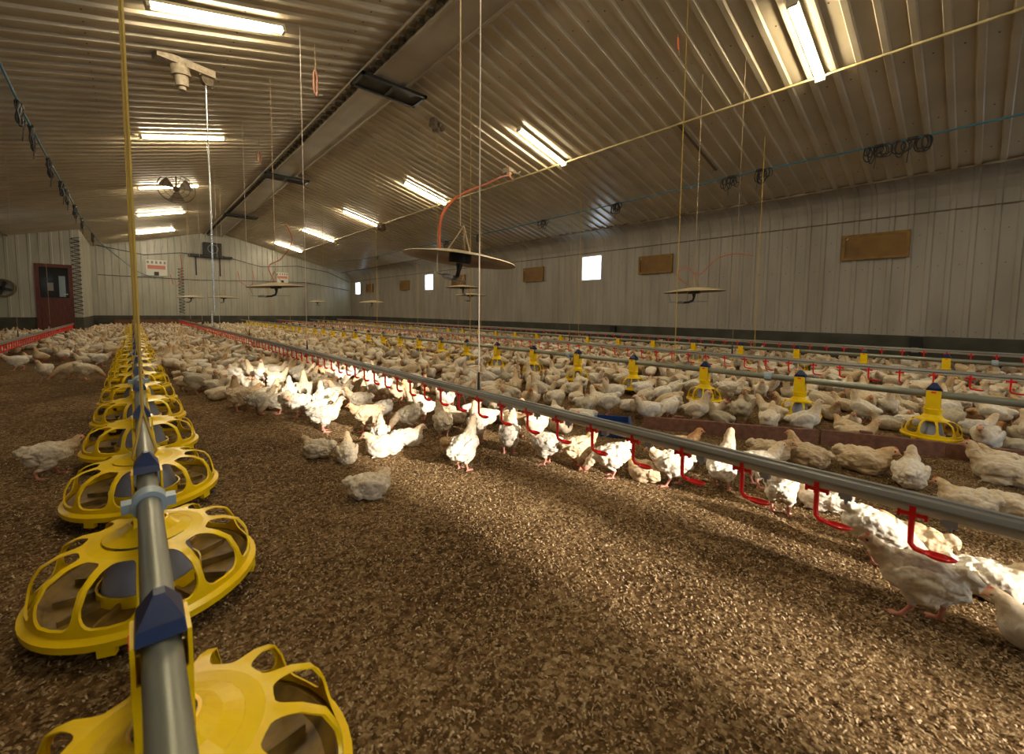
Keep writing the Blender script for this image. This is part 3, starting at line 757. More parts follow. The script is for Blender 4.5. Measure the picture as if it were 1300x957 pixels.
# ------------------------------------------------------------------ brooders
def make_brooder():
    root = empty('gas_brooder')   # origin at canopy centre
    R_ = .45
    b = MB(); b.cur = 0
    b.lathe([(.001, .055), (.07, .052), (.25, .030), (R_, -.010), (R_ + .004, -.016)], 48); b.cur = 1
    b.lathe([(R_ + .004, -.016), (R_ - .01, -.018), (.33, .004), (.30, .020), (.20, .026), (.001, .040)], 48)
    b.build('canopy', [M['brtop'], M['brund']], root)
    b = MB(); b.lathe([(.001, -.045), (.085, -.045), (.092, -.030), (.092, .03), (.001, .032)], 24); b.build('burner', M['black'], root)
    b = MB(); b.tube([(0, 0, -.045), (0, 0, -.10), (-.02, .0, -.15), (-.09, .0, -.175), (-.20, 0, -.18)], [.03, .017, .017, .017, .017], 10); b.build('gas_elbow', M['black'], root)
    b = MB(); b.ball((-.24, 0, -.175), .05, 8, (1.4, .8, .45)); b.tube([(-.40, .04, -.165), (.25, .04, -.170)], .006, 6); b.tube([(-.36, .04, -.165), (-.42, .02, -.02)], .005, 6); b.build('safety_valve', M['dial'], root)
    b = MB(); 
    for a in (0, 2.1, 4.2): b.tube([(.11 * math.cos(a), .11 * math.sin(a), .045), (0, 0, .26)], .006, 6)
    b.build('chain', M['cordt'], root)
    return root
br = make_brooder(); tag(br, 'x', 'brooder')
BRO = [(2.15, 3.62, 1.43, 'large brown gas brooder hanging nearest the camera in the centre', .3),
       (2.03, 9.67, 1.41, 'gas brooder with pale top hanging left of centre over the long drinker line', .2),
       (7.1, 4.8, 1.36, 'gas brooder hanging in front of the right wall over the middle lines', .15),
       (7.7, 12.4, 1.47, 'small brooder just below and right of the large centre brooder', 0),
       (6.8, 11.3, 1.62, 'tilted brooder edge seen directly below the large centre brooder', .5),
       (7.3, 18.8, 1.33, 'small brooder hanging left of the big centre brooder', .8),
       (7.7, 27.3, 1.42, 'tiny distant brooder before the shiny part of the far wall', 1.),
       (2.4, 19.0, 1.38, 'distant brooder hanging just right of the white lift rod', .6),
       (1.65, 20.9, 1.40, 'distant brooder hanging left of the white lift rod', 0)]
for i, (x, y, z, lab, rz) in enumerate(BRO):
    o = br if i == 0 else copy_tree(br); place(o, (*W(x, y), z), rz + PI * .2, lab, 'gas brooders')
    if i == 0: o.rotation_euler = (math.radians(6), math.radians(2), PI * .2)
    if i in (1, 5): o.rotation_euler = (math.radians(-1), math.radians(-3), rz)
    if i == 2: o.rotation_euler = (math.radians(-1), math.radians(-2), -.6)
    cord(x, y, z + .255, .006 if i == 0 else .005, M['cordt'], 'tan cord above the ' + ' '.join(lab.replace('hanging ', '').split()[:12]), 'cords holding the brooders')
def hose(pts, lab, r=.012, m='orange'):
    # smooth by Catmull-Rom
    P = [Vector((*W(p[0], p[1]), p[2])) for p in pts]; out = []
    for i in range(len(P) - 1):
        p0 = P[max(i - 1, 0)]; p1 = P[i]; p2 = P[i + 1]; p3 = P[min(i + 2, len(P) - 1)]
        for k in range(6):
            t = k / 6; out.append(.5 * ((2 * p1) + (-p0 + p2) * t + (2 * p0 - 5 * p1 + 4 * p2 - p3) * t * t + (-p0 + 3 * p1 - 3 * p2 + p3) * t ** 3))
    out.append(P[-1]); b = MB(); b.tube(out, r, 7); return tag(b.build('hanging_hose', M[m]), lab, 'hose')
# hose from the big brooder up and across to the junction box
hose([(2.02, 3.72, 1.50), (2.03, 3.75, 1.62), (2.1, 3.8, 1.82), (2.5, 4.2, 2.08), (3.3, 5.0, 2.45), (4.4, 6.1, 2.95), (5.6, 7.6, 3.35), (7.0, 9.6, 4.1), (7.55, 10.35, 4.45)], 'orange gas hose rising from the large brooder to the ceiling')
hose([(7.05, 4.85, 1.43), (6.85, 4.95, 1.60), (6.95, 4.85, 1.72), (7.15, 4.75, 1.62), (7.35, 4.6, 1.85), (7.5, 4.4, 1.93), (7.7, 4.2, 1.90)], 'thin orange hose on the brooder before the right wall', .006)
hose([(2.03, 9.75, 1.48), (1.95, 9.8, 1.75), (2.15, 9.75, 1.9), (2.3, 9.6, 2.2), (2.2, 9.6, 2.5)], 'thin orange hose above the left brooder', .007)

# junction lump with the end of the hose
root = empty('ceiling_junction_box', (gx(7.58), gy(7.58, 10.43), ceil_z(gx(7.58)) - .06), 0, 'dusty junction box on the right slope with the orange hose', 'junction box')
b = MB(); b.box(-.10, .10, -.12, .12, -.06, .06); b.build('case', M['motor'], root, smooth=False)
b = MB(); b.lathe([(.001, -.12), (.06, -.12), (.07, -.08), (.05, -.05)], 14, T=Matrix.Translation((-.02, -.03, 0))); b.tube([(.02, -.1, -.05), (.1, -.22, -.10), (.2, -.2, -.02)], .02, 8); b.build('valve', M['motor'], root)
# winch motor near top left
root = empty('ceiling_winch', (gx(.68), gy(.68, 8.95), ceil_z(gx(.68)) - .05), .25, 'dusty lift winch with motor on the ceiling at top left', 'winch')
b = MB(); b.box(-.28, .42, -.10, .10, -.10, .0); b.build('bracket', M['motor'], root, smooth=False)
b = MB(); b.tube([(0, 0, -.05), (.02, 0, -.22)], [.11, .12], 14); b.tube([(.02, 0, -.22), (.03, 0, -.36)], [.085, .08], 14); b.tube([(.03, 0, -.36), (.03, 0, -.41)], .045, 12); b.build('motor', M['motor'], root)
b = MB(); b.tube([(.34, -.04, -.14), (.34, .04, -.14)], .08, 14); b.tube([(.22, -.06, -.12), (.30, -.06, -.06), (.42, 0, -.12), (.40, .0, -.24)], .014, 7); b.build('pulley', M['grime'], root)
b = MB(); b.tube([(gx(1.02), gy(1.02, 9.1), ceil_z(gx(1.02)) - .24), (gx(1.02), gy(1.02, 9.1), .95)], .0135, 10)
tag(b.build('hanging_lift_rod', M['steel']), 'shiny white lift rod hanging from the winch at left', 'rod')
b = MB(); b.tube([(gx(2.0), gy(2.0, 18.5), .445), (gx(2.0), gy(2.0, 18.5), .92)], .03, 10); tag(b.build('hanging_breather_pipe', M['steel']), 'short shiny breather pipe standing on the long drinker line far off', 'pipe')
# pulley block lumps
def pulley(x, y, lab, s=1.):
    x, y = W(x, y)
    root = empty('ceiling_pulley', (x, y, ceil_z(x) - .03), .3, lab, 'pulley')
    b = MB(); b.box(-.09 * s, .09 * s, -.06 * s, .06 * s, -.05 * s, 0); b.build('mount', M['grime'], root, smooth=False)
    b = MB()
    R_ = random.Random(int(x * 9 + y))
    for q in range(7): b.ball(((R_.random() - .5) * .24 * s, (R_.random() - .5) * .2 * s, -.08 * s - R_.random() * .12 * s), (.05 + .03 * R_.random()) * s, 6)
    b.build('weights', M['grime'], root)
    b = MB(); b.tube([(-.1 * s, 0, -.12 * s), (.1 * s, 0, -.12 * s)], .09 * s, 14); b.build('wheel', M['grime'], root)
pulley(5.30, 9.96, 'dark pulley cluster on the right slope near the ridge')
pulley(7.95, 19.4, 'round dusty pulley cluster beside the fourth right hand light', 1.35)
cord(5.38, 10.02, 1.55, .005, M['cordy'], 'yellow cord hanging from the dark pulley cluster', z1=ceil_z(gx(5.38)) - .2)
# ceiling fan
root = empty('ceiling_fan', (gx(1.12), gy(1.12, 17.2), 4.30), 0, 'wire cage ceiling fan with metal blades on the left slope', 'fan')
b = MB(); b.tube([(0, 0, .0), (0, .04, ceil_z(gx(1.12)) - 4.30)], .02, 8); b.ball((0, 0, 0), .08, 8); b.build('motor', M['grime'], root)
T = Matrix.Rotation(PI / 2 - .25, 4, 'X')
b = MB()
for k in range(3):
    q = T @ Matrix.Rotation(k * 2 * PI / 3 + .5, 4, 'Z'); n = 6; vs = []
    for i in range(n + 1):
        a = -.55 + 1.1 * i / n; vs.append(q @ Vector((.06, .05 * math.sin(a), .02 * math.sin(a)))); vs.append(q @ Vector((.36 * math.cos(a * .55), .36 * math.sin(a * .95), .07 * math.sin(a))))
    vs2 = [v + (T.to_3x3() @ Vector((0, 0, .006))) for v in vs]; m_ = len(vs)
    b.add(vs + vs2, [(2 * i, 2 * i + 2, 2 * i + 3, 2 * i + 1) for i in range(n)] + [(m_ + 2 * i, m_ + 2 * i + 1, m_ + 2 * i + 3, m_ + 2 * i + 2) for i in range(n)])
b.build('blades', M['fan'], root)
b = MB()
for rr, zz in ((.42, 0), (.42, .05), (.30, .075), (.18, .085)):
    b.tube([T @ Vector((rr * math.cos(t), rr * math.sin(t), zz)) for t in [2 * PI * i / 28 for i in range(28)]], .007, 5, closed=True)
for k in range(10):
    a = 2 * PI * k / 10; b.tube([T @ Vector((.42 * math.cos(a), .42 * math.sin(a), 0)), T @ Vector((.40 * math.cos(a), .40 * math.sin(a), .06)), T @ Vector((.05 * math.cos(a), .05 * math.sin(a), .09))], .004, 4)
b.build('guard', M['grime'], root)
# black hatches under the ridge
for i, y in enumerate((9.15, 17.1, 25.2)):
    root = empty('ceiling_hatch', (3.65, gy(3.95, y), 5.03), .0, '%s black hatch frame from the camera under the ridge beam' % ORD[i], 'hatch')
    w, l = .62, .26; b = MB()
    for (x0, x1, y0, y1) in ((-w, w, -l, -l + .05), (-w, w, l - .05, l), (-w, -w + .05, -l, l), (w - .05, w, -l, l)): b.box(x0, x1, y0, y1, -.05, 0)
    for s in (-.5, .5): b.tube([(s, 0, 0), (s, 0, .09)], .012, 6)
    b.build('frame', M['black'], root, smooth=False)
    b = MB(); b.box(-w + .05, w - .05, -l + .05, l - .05, -.02, -.008); b.box(-.03, .03, -l + .05, l - .05, -.04, -.02); b.build('flap', M['black'], root, smooth=False)
# strap ends dangling from the left slope
for x, y, L_, lab in ((2.35, 8.2, .75, 'pinkish strap with cord dangling beside the big left light'), (2.55, 13.5, .6, 'pinkish strap dangling left of the ridge')):
    x, y = W(x, y)
    root = empty('hanging_strap', (x, y, ceil_z(x) - .02), 0, lab, 'strap')
    b = MB(); b.tube([(0, 0, 0), (.01, 0, -.45 * L_), (.0, 0, -.5 * L_)], .006, 5); b.build('string', M['cordt'], root)
    b = MB(); b.tube([(0, 0, -.5 * L_), (.03, 0, -.62 * L_), (.02, .01, -L_), (-.02, 0, -.9 * L_), (-.02, 0, -.6 * L_), (0, 0, -.5 * L_)], .016, 6); b.build('loop', mat('pink_strap', (.42, .20, .14), .8), root)
root = empty('hanging_tag', (gx(6.2), gy(6.2, 4.6), ceil_z(gx(6.2)) - .02), 0, 'small orange tag hanging from the right slope', 'tag')
b = MB(); b.box(-.02, .02, -.004, .004, -.20, -.04); b.build('ribbon', M['orange'], root, smooth=False); b = MB(); b.tube([(0, 0, 0), (.02, 0, -.08), (.05, 0, -.28)], .005, 5); b.build('string', M['cordt'], root)
b = MB(); T = Matrix.Translation((gx(8.85), gy(8.85, 6.0), ceil_z(gx(8.85)) - .05)) @ Matrix.Rotation(an, 4, 'Y'); b.box(-.85, .85, -.03, .03, -.02, .02, T)
tag(b.build('ceiling_strip', M['trimd'], smooth=False), 'dark metal strip fixed across the right slope below the conduit', 'strip')

# ------------------------------------------------------------------ chickens
def prim_ell(c, r, rot=None, n=12):
    c = Vector(c); vs = []; fs = []; m_ = n * 2
    for i in range(1, n):
        for k in range(m_):
            a = PI * i / n; t = 2 * PI * k / m_
            p = Vector((r[0] * math.sin(a) * math.cos(t), r[1] * math.sin(a) * math.sin(t), r[2] * math.cos(a)))
            vs.append(c + (rot @ p if rot else p))
    top = len(vs); q = Vector((0, 0, r[2])); vs.append(c + (rot @ q if rot else q)); vs.append(c - (rot @ q if rot else q))
    for i in range(n - 2):
        for k in range(m_):
            fs.append((i * m_ + k, (i + 1) * m_ + k, (i + 1) * m_ + (k + 1) % m_, i * m_ + (k + 1) % m_))
    for k in range(m_):
        fs.append((top, k, (k + 1) % m_)); fs.append((top + 1, (n - 2) * m_ + (k + 1) % m_, (n - 2) * m_ + k))
    return vs, fs
def RY(a): return Matrix.Rotation(-a, 3, 'Y')      # positive a lifts +X
FEATHER = (.68, .62, .53); BUFF = (.60, .45, .28); PINK = (.62, .27, .21); BEAK = (.50, .30, .17); BROWN = (.44, .20, .09)
def bird_mesh(name, pose, vox, legs=True, lod=0, seed=1):
    R_ = random.Random(seed); b = MB()
    def E(c, r, rot=None): b.add(*prim_ell(c, r, rot, 12 if lod == 0 else 8))
    def Tb(pts, r, n=8): b.tube(pts, r, n)
    P = dict(pitch=.10, zb=.150, neck=[(.075, 0, .175), (.105, 0, .215), (.118, 0, .243)], head=(.128, 0, .256), look=0., up=0., sit=False, stride=0.)
    if pose == 'stand': pass
    elif pose == 'alert': P.update(pitch=.42, zb=.155, neck=[(.055, 0, .205), (.070, 0, .250), (.076, 0, .285)], head=(.086, 0, .300))
    elif pose == 'walk': P.update(pitch=.02, zb=.150, neck=[(.078, 0, .170), (.106, 0, .190), (.116, 0, .204)], head=(.128, 0, .216), stride=.045)
    elif pose == 'feed': P.update(pitch=-.28, zb=.150, neck=[(.085, 0, .135), (.125, 0, .100), (.145, 0, .070)], head=(.155, 0, .052), up=-1.1)
    elif pose == 'drink': P.update(pitch=.30, zb=.150, neck=[(.070, 0, .195), (.092, 0, .235), (.104, 0, .262)], head=(.116, 0, .277), up=.5)
    elif pose == 'sit': P.update(pitch=.10, zb=.072, neck=[(.075, 0, .100), (.098, 0, .135), (.104, 0, .158)], head=(.114, 0, .172), sit=True)
    elif pose == 'rest': P.update(pitch=.04, zb=.068, neck=[(.062, 0, .095), (.084, 0, .118), (.092, 0, .132)], head=(.106, 0, .138), sit=True, up=-.25)
    elif pose == 'tuck': P.update(pitch=.06, zb=.070, neck=[(.070, .02, .100), (.080, .045, .118), (.060, .058, .118)], head=(.045, .062, .112), sit=True, look=2.5, up=-.3)
    elif pose == 'preen': P.update(pitch=.05, zb=.150, neck=[(.075, .01, .185), (.085, .045, .205), (.060, .070, .195)], head=(.045, .076, .185), look=2.4, up=-.3)
    pt, zb = P['pitch'], P['zb']; rot = RY(pt)
    def B(x, y, z): return Vector((0, 0, zb)) + rot @ Vector((x, y, z))
    fat = 1.0 + .08 * (R_.random() - .5)
    E(B(0, 0, 0), (.094, .066 * fat, .066), rot)                 # trunk
    E(B(.044, 0, -.004), (.060, .062 * fat, .063), rot)          # breast
    E(B(-.050, 0, .012), (.056, .054, .052), rot)                # rump
    E(B(-.050, 0, -.026), (.044, .050, .040), rot)               # fluff under the tail
    if lod < 2: E(B(-.060, 0, -.012), (.052, .062 if P['sit'] else .052, .040), rot)
    # tail wedge
    tl = RY(pt + .45)
    E(B(-.098, 0, .036), (.036, .026, .019), tl); E(B(-.113, 0, .047), (.026, .028, .010), tl)
    # wings
    for s in (-1, 1):
        wr = rot @ Matrix.Rotation(s * .10, 3, 'Z') @ Matrix.Rotation(-s * .16, 3, 'X')
        E(B(-.006, s * .057 * fat, .010), (.070, .016, .040), wr)
        E(B(-.064, s * .047, .014), (.036, .010, .017), wr @ RY(.10))
    # neck and head
    nk = [B(.045, 0, .012)] + [Vector(p) for p in P['neck']] + [Vector(P['head'])]
    rad = [.053, .041, .031, .024, .021]
    Tb(nk, rad, 12)
    h = Vector(P['head']); hr = Matrix.Rotation(P['look'], 3, 'Z') @ RY(P['up'])
    E(h, (.0255, .020, .021), hr)
    def H(x, y, z): return h + hr @ Vector((x, y, z))
    Tb([H(.016, 0, -.001), H(.030, 0, -.004), H(.042, 0, -.009)], [.0115, .0075, .002], 8)
    if lod < 2:
        Tb([H(.022, 0, .010), H(.010, 0, .021), H(-.006, 0, .020)], [.004, .0055, .003], 6)     # comb bud
    # legs
    soles = []
    if legs and not P['sit']:
        for s in (-1, 1):
            st = P['stride'] * s; y = s * .034; hip = B(-.010, s * .036, -.028)
            E(B(-.006, s * .036, -.040), (.044, .030, .044), rot @ RY(-.4))
            knee = Vector((.012 + st * .3, y, .080)); hock = Vector((-.022 + st * .8, y, .058)); foot = Vector((-.004 + st, y, .009))
            Tb([hip, knee, hock], [.030, .020, .0095], 8)
            Tb([hock, (hock + foot) / 2, foot], [.0095, .0072, .0078], 8)
            for a, l in ((-.42, .038), (0, .048), (.42, .038), (PI, .020)):
                dx, dy = math.cos(a) * l, math.sin(a) * l
                Tb([foot, foot + Vector((dx * .5, dy * .5, .000)), foot + Vector((dx, dy, -.004))], [.0065, .0058, .0035], 6)
    elif P['sit'] and lod == 0:
        for s in (-1, 1):
            E((.015, s * .042, .030), (.05, .022, .028))
            Tb([Vector((.03, s * .034, .012)), Vector((.075, s * .040, .006))], [.007, .005], 6)
    me = bpy.data.meshes.new('tmp'); me.from_pydata(b.v, [], b.f)
    ob = bpy.data.objects.new('tmp', me); COL.objects.link(ob)
    rm = ob.modifiers.new('r', 'REMESH'); rm.mode = 'VOXEL'; rm.voxel_size = vox; rm.use_smooth_shade = True
    sm = ob.modifiers.new('s', 'SMOOTH'); sm.factor = .5; sm.iterations = 3 if lod == 0 else 1
    dg = bpy.context.evaluated_depsgraph_get(); ev = ob.evaluated_get(dg)
    out = bpy.data.meshes.new_from_object(ev); bpy.data.objects.remove(ob); out.name = name
    # plumage
    n = len(out.vertices); co = np.empty(n * 3, dtype=np.float32); out.vertices.foreach_get('co', co); co = co.reshape(-1, 3)
    # keep the largest island only: one continuous body
    if lod == 0:
        nm = np.empty(n * 3, dtype=np.float32); out.vertices.foreach_get('normal', nm); nm = nm.reshape(-1, 3)
        for i in range(n):
            p = Vector(co[i])
            if (p - h).length < .035 or p.z < (.055 if not P['sit'] else .012): continue
            q = rot.inverted() @ (p - Vector((0, 0, zb)))
            # feather rows: scallops running back along the body plus fine ruffle
            d = .0065 * noise.noise(Vector((q.x * 28 + seed, q.y * 34, q.z * 34))) + .0040 * noise.noise(Vector((q.x * 55, q.y * 70, q.z * 70))) + .0028 * abs(noise.noise(Vector((q.x * 90 + 9, q.y * 90, q.z * 90))))
            d *= 1.6 if q.x < -.03 else 1.
            co[i] += nm[i] * d
        out.vertices.foreach_set('co', co.reshape(-1))
    z_min = co[:, 2].min(); co[:, 2] -= z_min; out.vertices.foreach_set('co', co.reshape(-1))
    hh = np.array(h) - np.array([0, 0, z_min]); cols = np.empty((n, 4), dtype=np.float32)
    eye = [np.array(H(.0095, s * .0165, .0035)) - np.array([0, 0, z_min]) for s in (-1, 1)]; bk = np.array(H(.030, 0, -.004)) - np.array([0, 0, z_min]); cb = np.array(H(.010, 0, .019)) - np.array([0, 0, z_min])
    nkp = [np.array(q) - np.array([0, 0, z_min]) for q in nk[1:]]
    for i in range(n):
        p = co[i]; c = np.array(FEATHER)
        dn = min(np.linalg.norm(p - q) for q in nkp); f = max(0, min(1, (.060 - dn) / .035)); 
        wn = .5 + .5 * noise.noise(Vector(p.tolist()) * 22); f = max(f * .8, .50 * max(0, wn - .42) * (1 if abs(p[1]) > .03 else .6))
        c = c * (1 - f) + np.array(BUFF) * f
        dh = np.linalg.norm(p - hh)
        face = np.linalg.norm(p - (hh * .45 + bk * .55)); 
        if face < .017: c = np.array(PINK) * .75 + c * .25
        if np.linalg.norm(p - bk) < .0135: c = np.array(BEAK)
        if np.linalg.norm(p - cb) < .0085 and lod < 2: c = np.array((.55, .12, .09))
        if lod < 2 and min(np.linalg.norm(p - e) for e in eye) < .0045: c = np.array((.01, .008, .008))
        if not P['sit'] and p[2] < .062:
            g_ = max(0, min(1, (.062 - p[2]) / .012)); c = c * (1 - g_) + np.array(PINK) * g_
        # soiled belly
        if p[2] < .10 and not (p[2] < .05 and not P['sit']):
            g_ = .30 * max(0, noise.noise(Vector(p.tolist()) * 30 + Vector((5, 1, 2))) + .35); c = c * (1 - g_) + np.array((.35, .24, .14)) * g_
        cols[i] = (*c, 1)
    ca = out.color_attributes.new('plumage', 'FLOAT_COLOR', 'POINT'); ca.data.foreach_set('color', cols.reshape(-1))
    out.materials.clear(); out.materials.append(M['bird'])
    out.polygons.foreach_set('use_smooth', [True] * len(out.polygons)); out.update()
    return out
POSES = ['stand', 'alert', 'walk', 'feed', 'drink', 'sit', 'rest', 'tuck', 'preen']
NEAR = {p: bird_mesh('chicken_' + p, p, .0042, seed=i) for i, p in enumerate(POSES)}
MIDM = {p: bird_mesh('chicken_mid_' + p, p, .0075, lod=1, seed=i) for i, p in enumerate(POSES)}
FARM = {p: bird_mesh('chicken_far_' + p, p, .016, lod=2, legs=(p in ('stand', 'walk')) and False, seed=i) for i, p in enumerate(['stand', 'alert', 'walk', 'feed', 'sit', 'rest', 'preen'])}

TINT = {'white': (1.08, 1.10, 1.12), 'cream': (.98, .94, .86), 'buff': (.90, .79, .63), 'rusty brown': (.78, .54, .36), 'dull grey': (.66, .65, .60)}
BIRDS = []   # (x, y, rz, pose, tint, scale, label|None)
HAND = [
 # x, y, heading deg from the line of sight (0 away, 90 left, -90 right, 180 to the viewer), pose, tint, scale, label
 (.99, 2.61, -90, 'tuck', 'cream', 1.0, 'lone cream chicken resting on bare litter in the foreground, head tucked'),
 (1.38, 3.36, 90, 'rest', 'white', 1.12, 'bright white chicken lying down facing left in the resting trio'),
 (1.63, 3.50, -80, 'rest', 'white', 1.0, 'white chicken lying behind the bright one in the resting trio'),
 (.98, 3.54, 60, 'rest', 'cream', .95, 'cream chicken lying at the left end of the resting group'),
 (1.12, 3.36, 0, 'sit', 'cream', .95, 'small chicken sitting upright with its back turned left of the resting trio'),
 (1.50, 3.72, 0, 'sit', 'white', 1.0, 'chicken sitting upright just behind the resting trio, seen from behind'),
 (1.66, 2.74, -40, 'alert', 'white', 1.05, 'tall white chicken standing alone with its back turned in the foreground centre'),
 (1.78, 3.05, 90, 'tuck', 'buff', 1.0, 'buff chicken resting just behind the tall white one'),
 (1.25, 4.30, -80, 'stand', 'white', 1.05, 'white chicken stepping right on the sunlit litter'),
 (1.32, 4.62, -75, 'stand', 'white', 1.05, 'white chicken standing directly behind the stepping one'),
 (1.55, 4.12, 90, 'walk', 'buff', 1.05, 'buff headed chicken facing left near the resting group'),
 (1.85, 3.95, 100, 'feed', 'cream', 1.0, 'cream chicken seen side on beneath the long drinker line'),
 (1.95, 3.55, 20, 'drink', 'cream', 1.0, 'chicken reaching up to a red cup left of the tall white one'),
 (2.10, 3.28, 10, 'drink', 'white', 1.05, 'white legged chicken drinking behind the tall white one'),
 (2.12, 2.88, -10, 'drink', 'white', 1.05, 'white chicken drinking just right of the black cord sheath'),
 (2.18, 2.55, 60, 'stand', 'white', 1.0, 'white chicken under the rail with its head hidden'),
 (2.30, 2.36, -60, 'stand', 'buff', 1.0, 'buff chicken standing under the rail right of centre'),
 (2.35, 2.12, 90, 'feed', 'white', 1.0, 'white chicken bending under the rail right of centre'),
 (2.46, 1.95, 80, 'rest', 'buff', .95, 'buff chicken lying under the rail right of centre'),
 (2.52, 1.80, 100, 'walk', 'white', 1.0, 'white chicken walking left under the rail by a red cup'),
 (2.88, 2.02, -80, 'stand', 'rusty brown', 1.0, 'rusty brown chicken with white head behind the rail near the blue tray'),
 (2.72, 1.60, -20, 'alert', 'white', 1.08, 'tall white chicken stretching up behind the rail'),
 (2.92, 1.50, -60, 'stand', 'white', 1.0, 'white chicken close beside the tall stretching one'),
 (2.62, 1.22, 0, 'feed', 'white', 1.05, 'white chicken pecking behind the rail with fluffy rear showing'),
 (2.85, 1.12, 90, 'rest', 'white', 1.0, 'white chicken lying low under the rail, only its back showing'),
 (3.50, 1.72, -90, 'rest', 'buff', 1.1, 'buff chicken resting between rail and board facing right, leftmost'),
 (3.62, 1.52, 60, 'sit', 'buff', 1.1, 'chicken with white tail feathers between rail and board, turned away'),
 (3.78, 1.25, -90, 'rest', 'buff', 1.25, 'large buff chicken resting between rail and board, pink face to the right'),
 (3.70, .98, 0, 'sit', 'white', 1.15, 'fluffy white chicken sitting with its back turned by the rail'),
 (3.42, .66, 90, 'rest', 'cream', 1.0, 'chicken peeping over the rail, only its head and back showing'),
 (3.48, .50, -90, 'rest', 'cream', 1.0, 'chicken low behind the rail near the right edge facing right'),
 (4.20, .66, 90, 'sit', 'cream', 1.25, 'large cream chicken at the right edge facing left'),
 (4.55, .72, 80, 'rest', 'cream', 1.0, 'cream chicken resting at the right edge behind the board'),
 (2.08, .50, 90, 'walk', 'cream', 1.02, 'large cream chicken striding left at the lower right'),
 (2.42, .74, -80, 'feed', 'white', 1.0, 'white chicken with raised tail behind the striding one at lower right'),
 (2.62, .66, 90, 'rest', 'buff', 1.0, 'buff chicken below the rail behind the nearest red cup'),
 (2.46, .40, -70, 'rest', 'white', 1.0, 'fluffy white rump at the right edge below the rail'),
 (2.14, .205, 90, 'rest', 'white', 1.0, 'white chicken cut by the right edge in the lowest corner'),
 (-.44, 4.06, -90, 'walk', 'cream', 1.0, 'chicken standing left of the feed line with head at a feeder'),
 (-1.52, 11.3, 90, 'walk', 'white', 1.15, 'white chicken walking left near the left drinker line'),
 (-1.50, 12.6, 60, 'sit', 'cream', 1.0, 'chicken half cut by the left edge'),
 (-1.02, 9.6, 150, 'stand', 'white', 1.05, 'white chicken facing front in the left aisle'),
 (-.75, 9.5, 90, 'feed', 'buff', 1.1, 'buff chicken facing left beside the white one in the left aisle'),
 (-1.2, 15.2, 90, 'stand', 'white', 1.1, 'white chicken standing farther back in the left aisle'),
 (-.92, 15.3, 80, 'stand', 'white', 1.1, 'second white chicken standing farther back in the left aisle'),
 (-.72, 11.8, 80, 'sit', 'cream', 1.1, 'plump cream chicken sitting in the left aisle'),
 (-.48, 11.2, -80, 'walk', 'white', 1.1, 'white chicken close to the left feed line facing right'),
 (-.56, 9.3, -90, 'feed', 'cream', 1.1, 'cream chicken pecking at a feeder of the left line'),
 (-.36, 13.2, -60, 'stand', 'buff', 1.1, 'buff chicken standing against the left feed line'),
 (.58, 7.05, -90, 'feed', 'dull grey', 1.2, 'large grey chicken leaning right beside the left feed line'),
 (.86, 5.72, -80, 'walk', 'buff', 1.15, 'orange tinted chicken in front of the flock left of centre'),
 (.95, 5.35, -80, 'stand', 'dull grey', 1.0, 'grey chicken in front of the flock facing right'),
 (1.10, 5.30, 100, 'feed', 'dull grey', .95, 'grey chicken pecking at the edge of the flock'),
 (1.28, 5.62, 0, 'alert', 'white', 1.0, 'white chicken seen from behind at the front of the flock'),
 (1.05, 5.95, 10, 'sit', 'white', 1.0, 'white chicken sitting at the front edge of the flock'),
 (1.22, 5.05, 60, 'preen', 'white', 1.05, 'white chicken preening at the front edge of the flock'),
 (1.42, 5.0, 0, 'alert', 'white', 1.0, 'white chicken with raised wing side next to the preening one'),
 (1.62, 5.2, -85, 'stand', 'white', 1.1, 'white chicken standing tall facing right at the flock edge'),
 (1.75, 4.85, 90, 'stand', 'cream', 1.0, 'cream chicken beside the drinker line at the flock edge'),
 (5.4, 3.15, -80, 'stand', 'white', 1.2, 'large white chicken standing behind the second middle feeder'),
]
def sight(x, y): return math.atan2(y, x)
for h_ in HAND: BIRDS.append((*W(h_[0], h_[1]), sight(*W(h_[0], h_[1])) + math.radians(h_[2]), h_[3], h_[4], h_[5], h_[6]))
cell = {}
def key(x, y): return (int(math.floor(x / .35)), int(math.floor(y / .35)))
def discs(x, y, rz, sc):
    c, q = math.cos(rz) * sc, math.sin(rz) * sc
    return [(x + .070 * c, y + .070 * q), (x, y), (x - .070 * c, y - .070 * q)]
def put(x, y, rz, sc):
    for d in discs(x, y, rz, sc): cell.setdefault(key(*d), []).append(d)
def near(x, y, rz, sc, d):
    for (px, py) in discs(x, y, rz, sc):
        kx, ky = key(px, py)
        for i in range(kx - 1, kx + 2):
            for j in range(ky - 1, ky + 2):
                for (a, c) in cell.get((i, j), ()):
                    if (a - px) ** 2 + (c - py) ** 2 < d * d: return True
    return False
for q in BIRDS: put(q[0], q[1], q[2], q[5])
def board_x(y):
    return 3.60 + (2.85 - y) * (4.95 - 3.55) / 2.5
def dens(x, y):
    """wanted share of full density at a spot"""
    if x > XR - .25 or y > YB - .35 or x < XL + .3: return 0
    if x < AX + .2 and y > AY - .3: return 0
    if abs(x - Lx) < .12 and y < 9: return 0
    x, y = site(x, y)
    if x < -2.05: return .30 if y > 11 else 0
    if x < -1.35: return .10 if y > 15 else 0
    if x < -.12: return 0 if y < 12 else (.22 if y < 19 else .75)
    if x < 2.0:
        edge = 5.6 + max(0, (.95 - x)) * 3.2
        if x < .45: edge = 8.6
        if y > edge: return 1.
        if x > 1.75 and y > 4.0: return .8
        return 0
    if y >= 2.9:
        if x < 2.35: return .85
        return 1.
    if x < board_x(y) + .22: return 0
    return .92 if x < 6.8 else .9
tries = 0
cands = []
areas = []
N_T = 90000
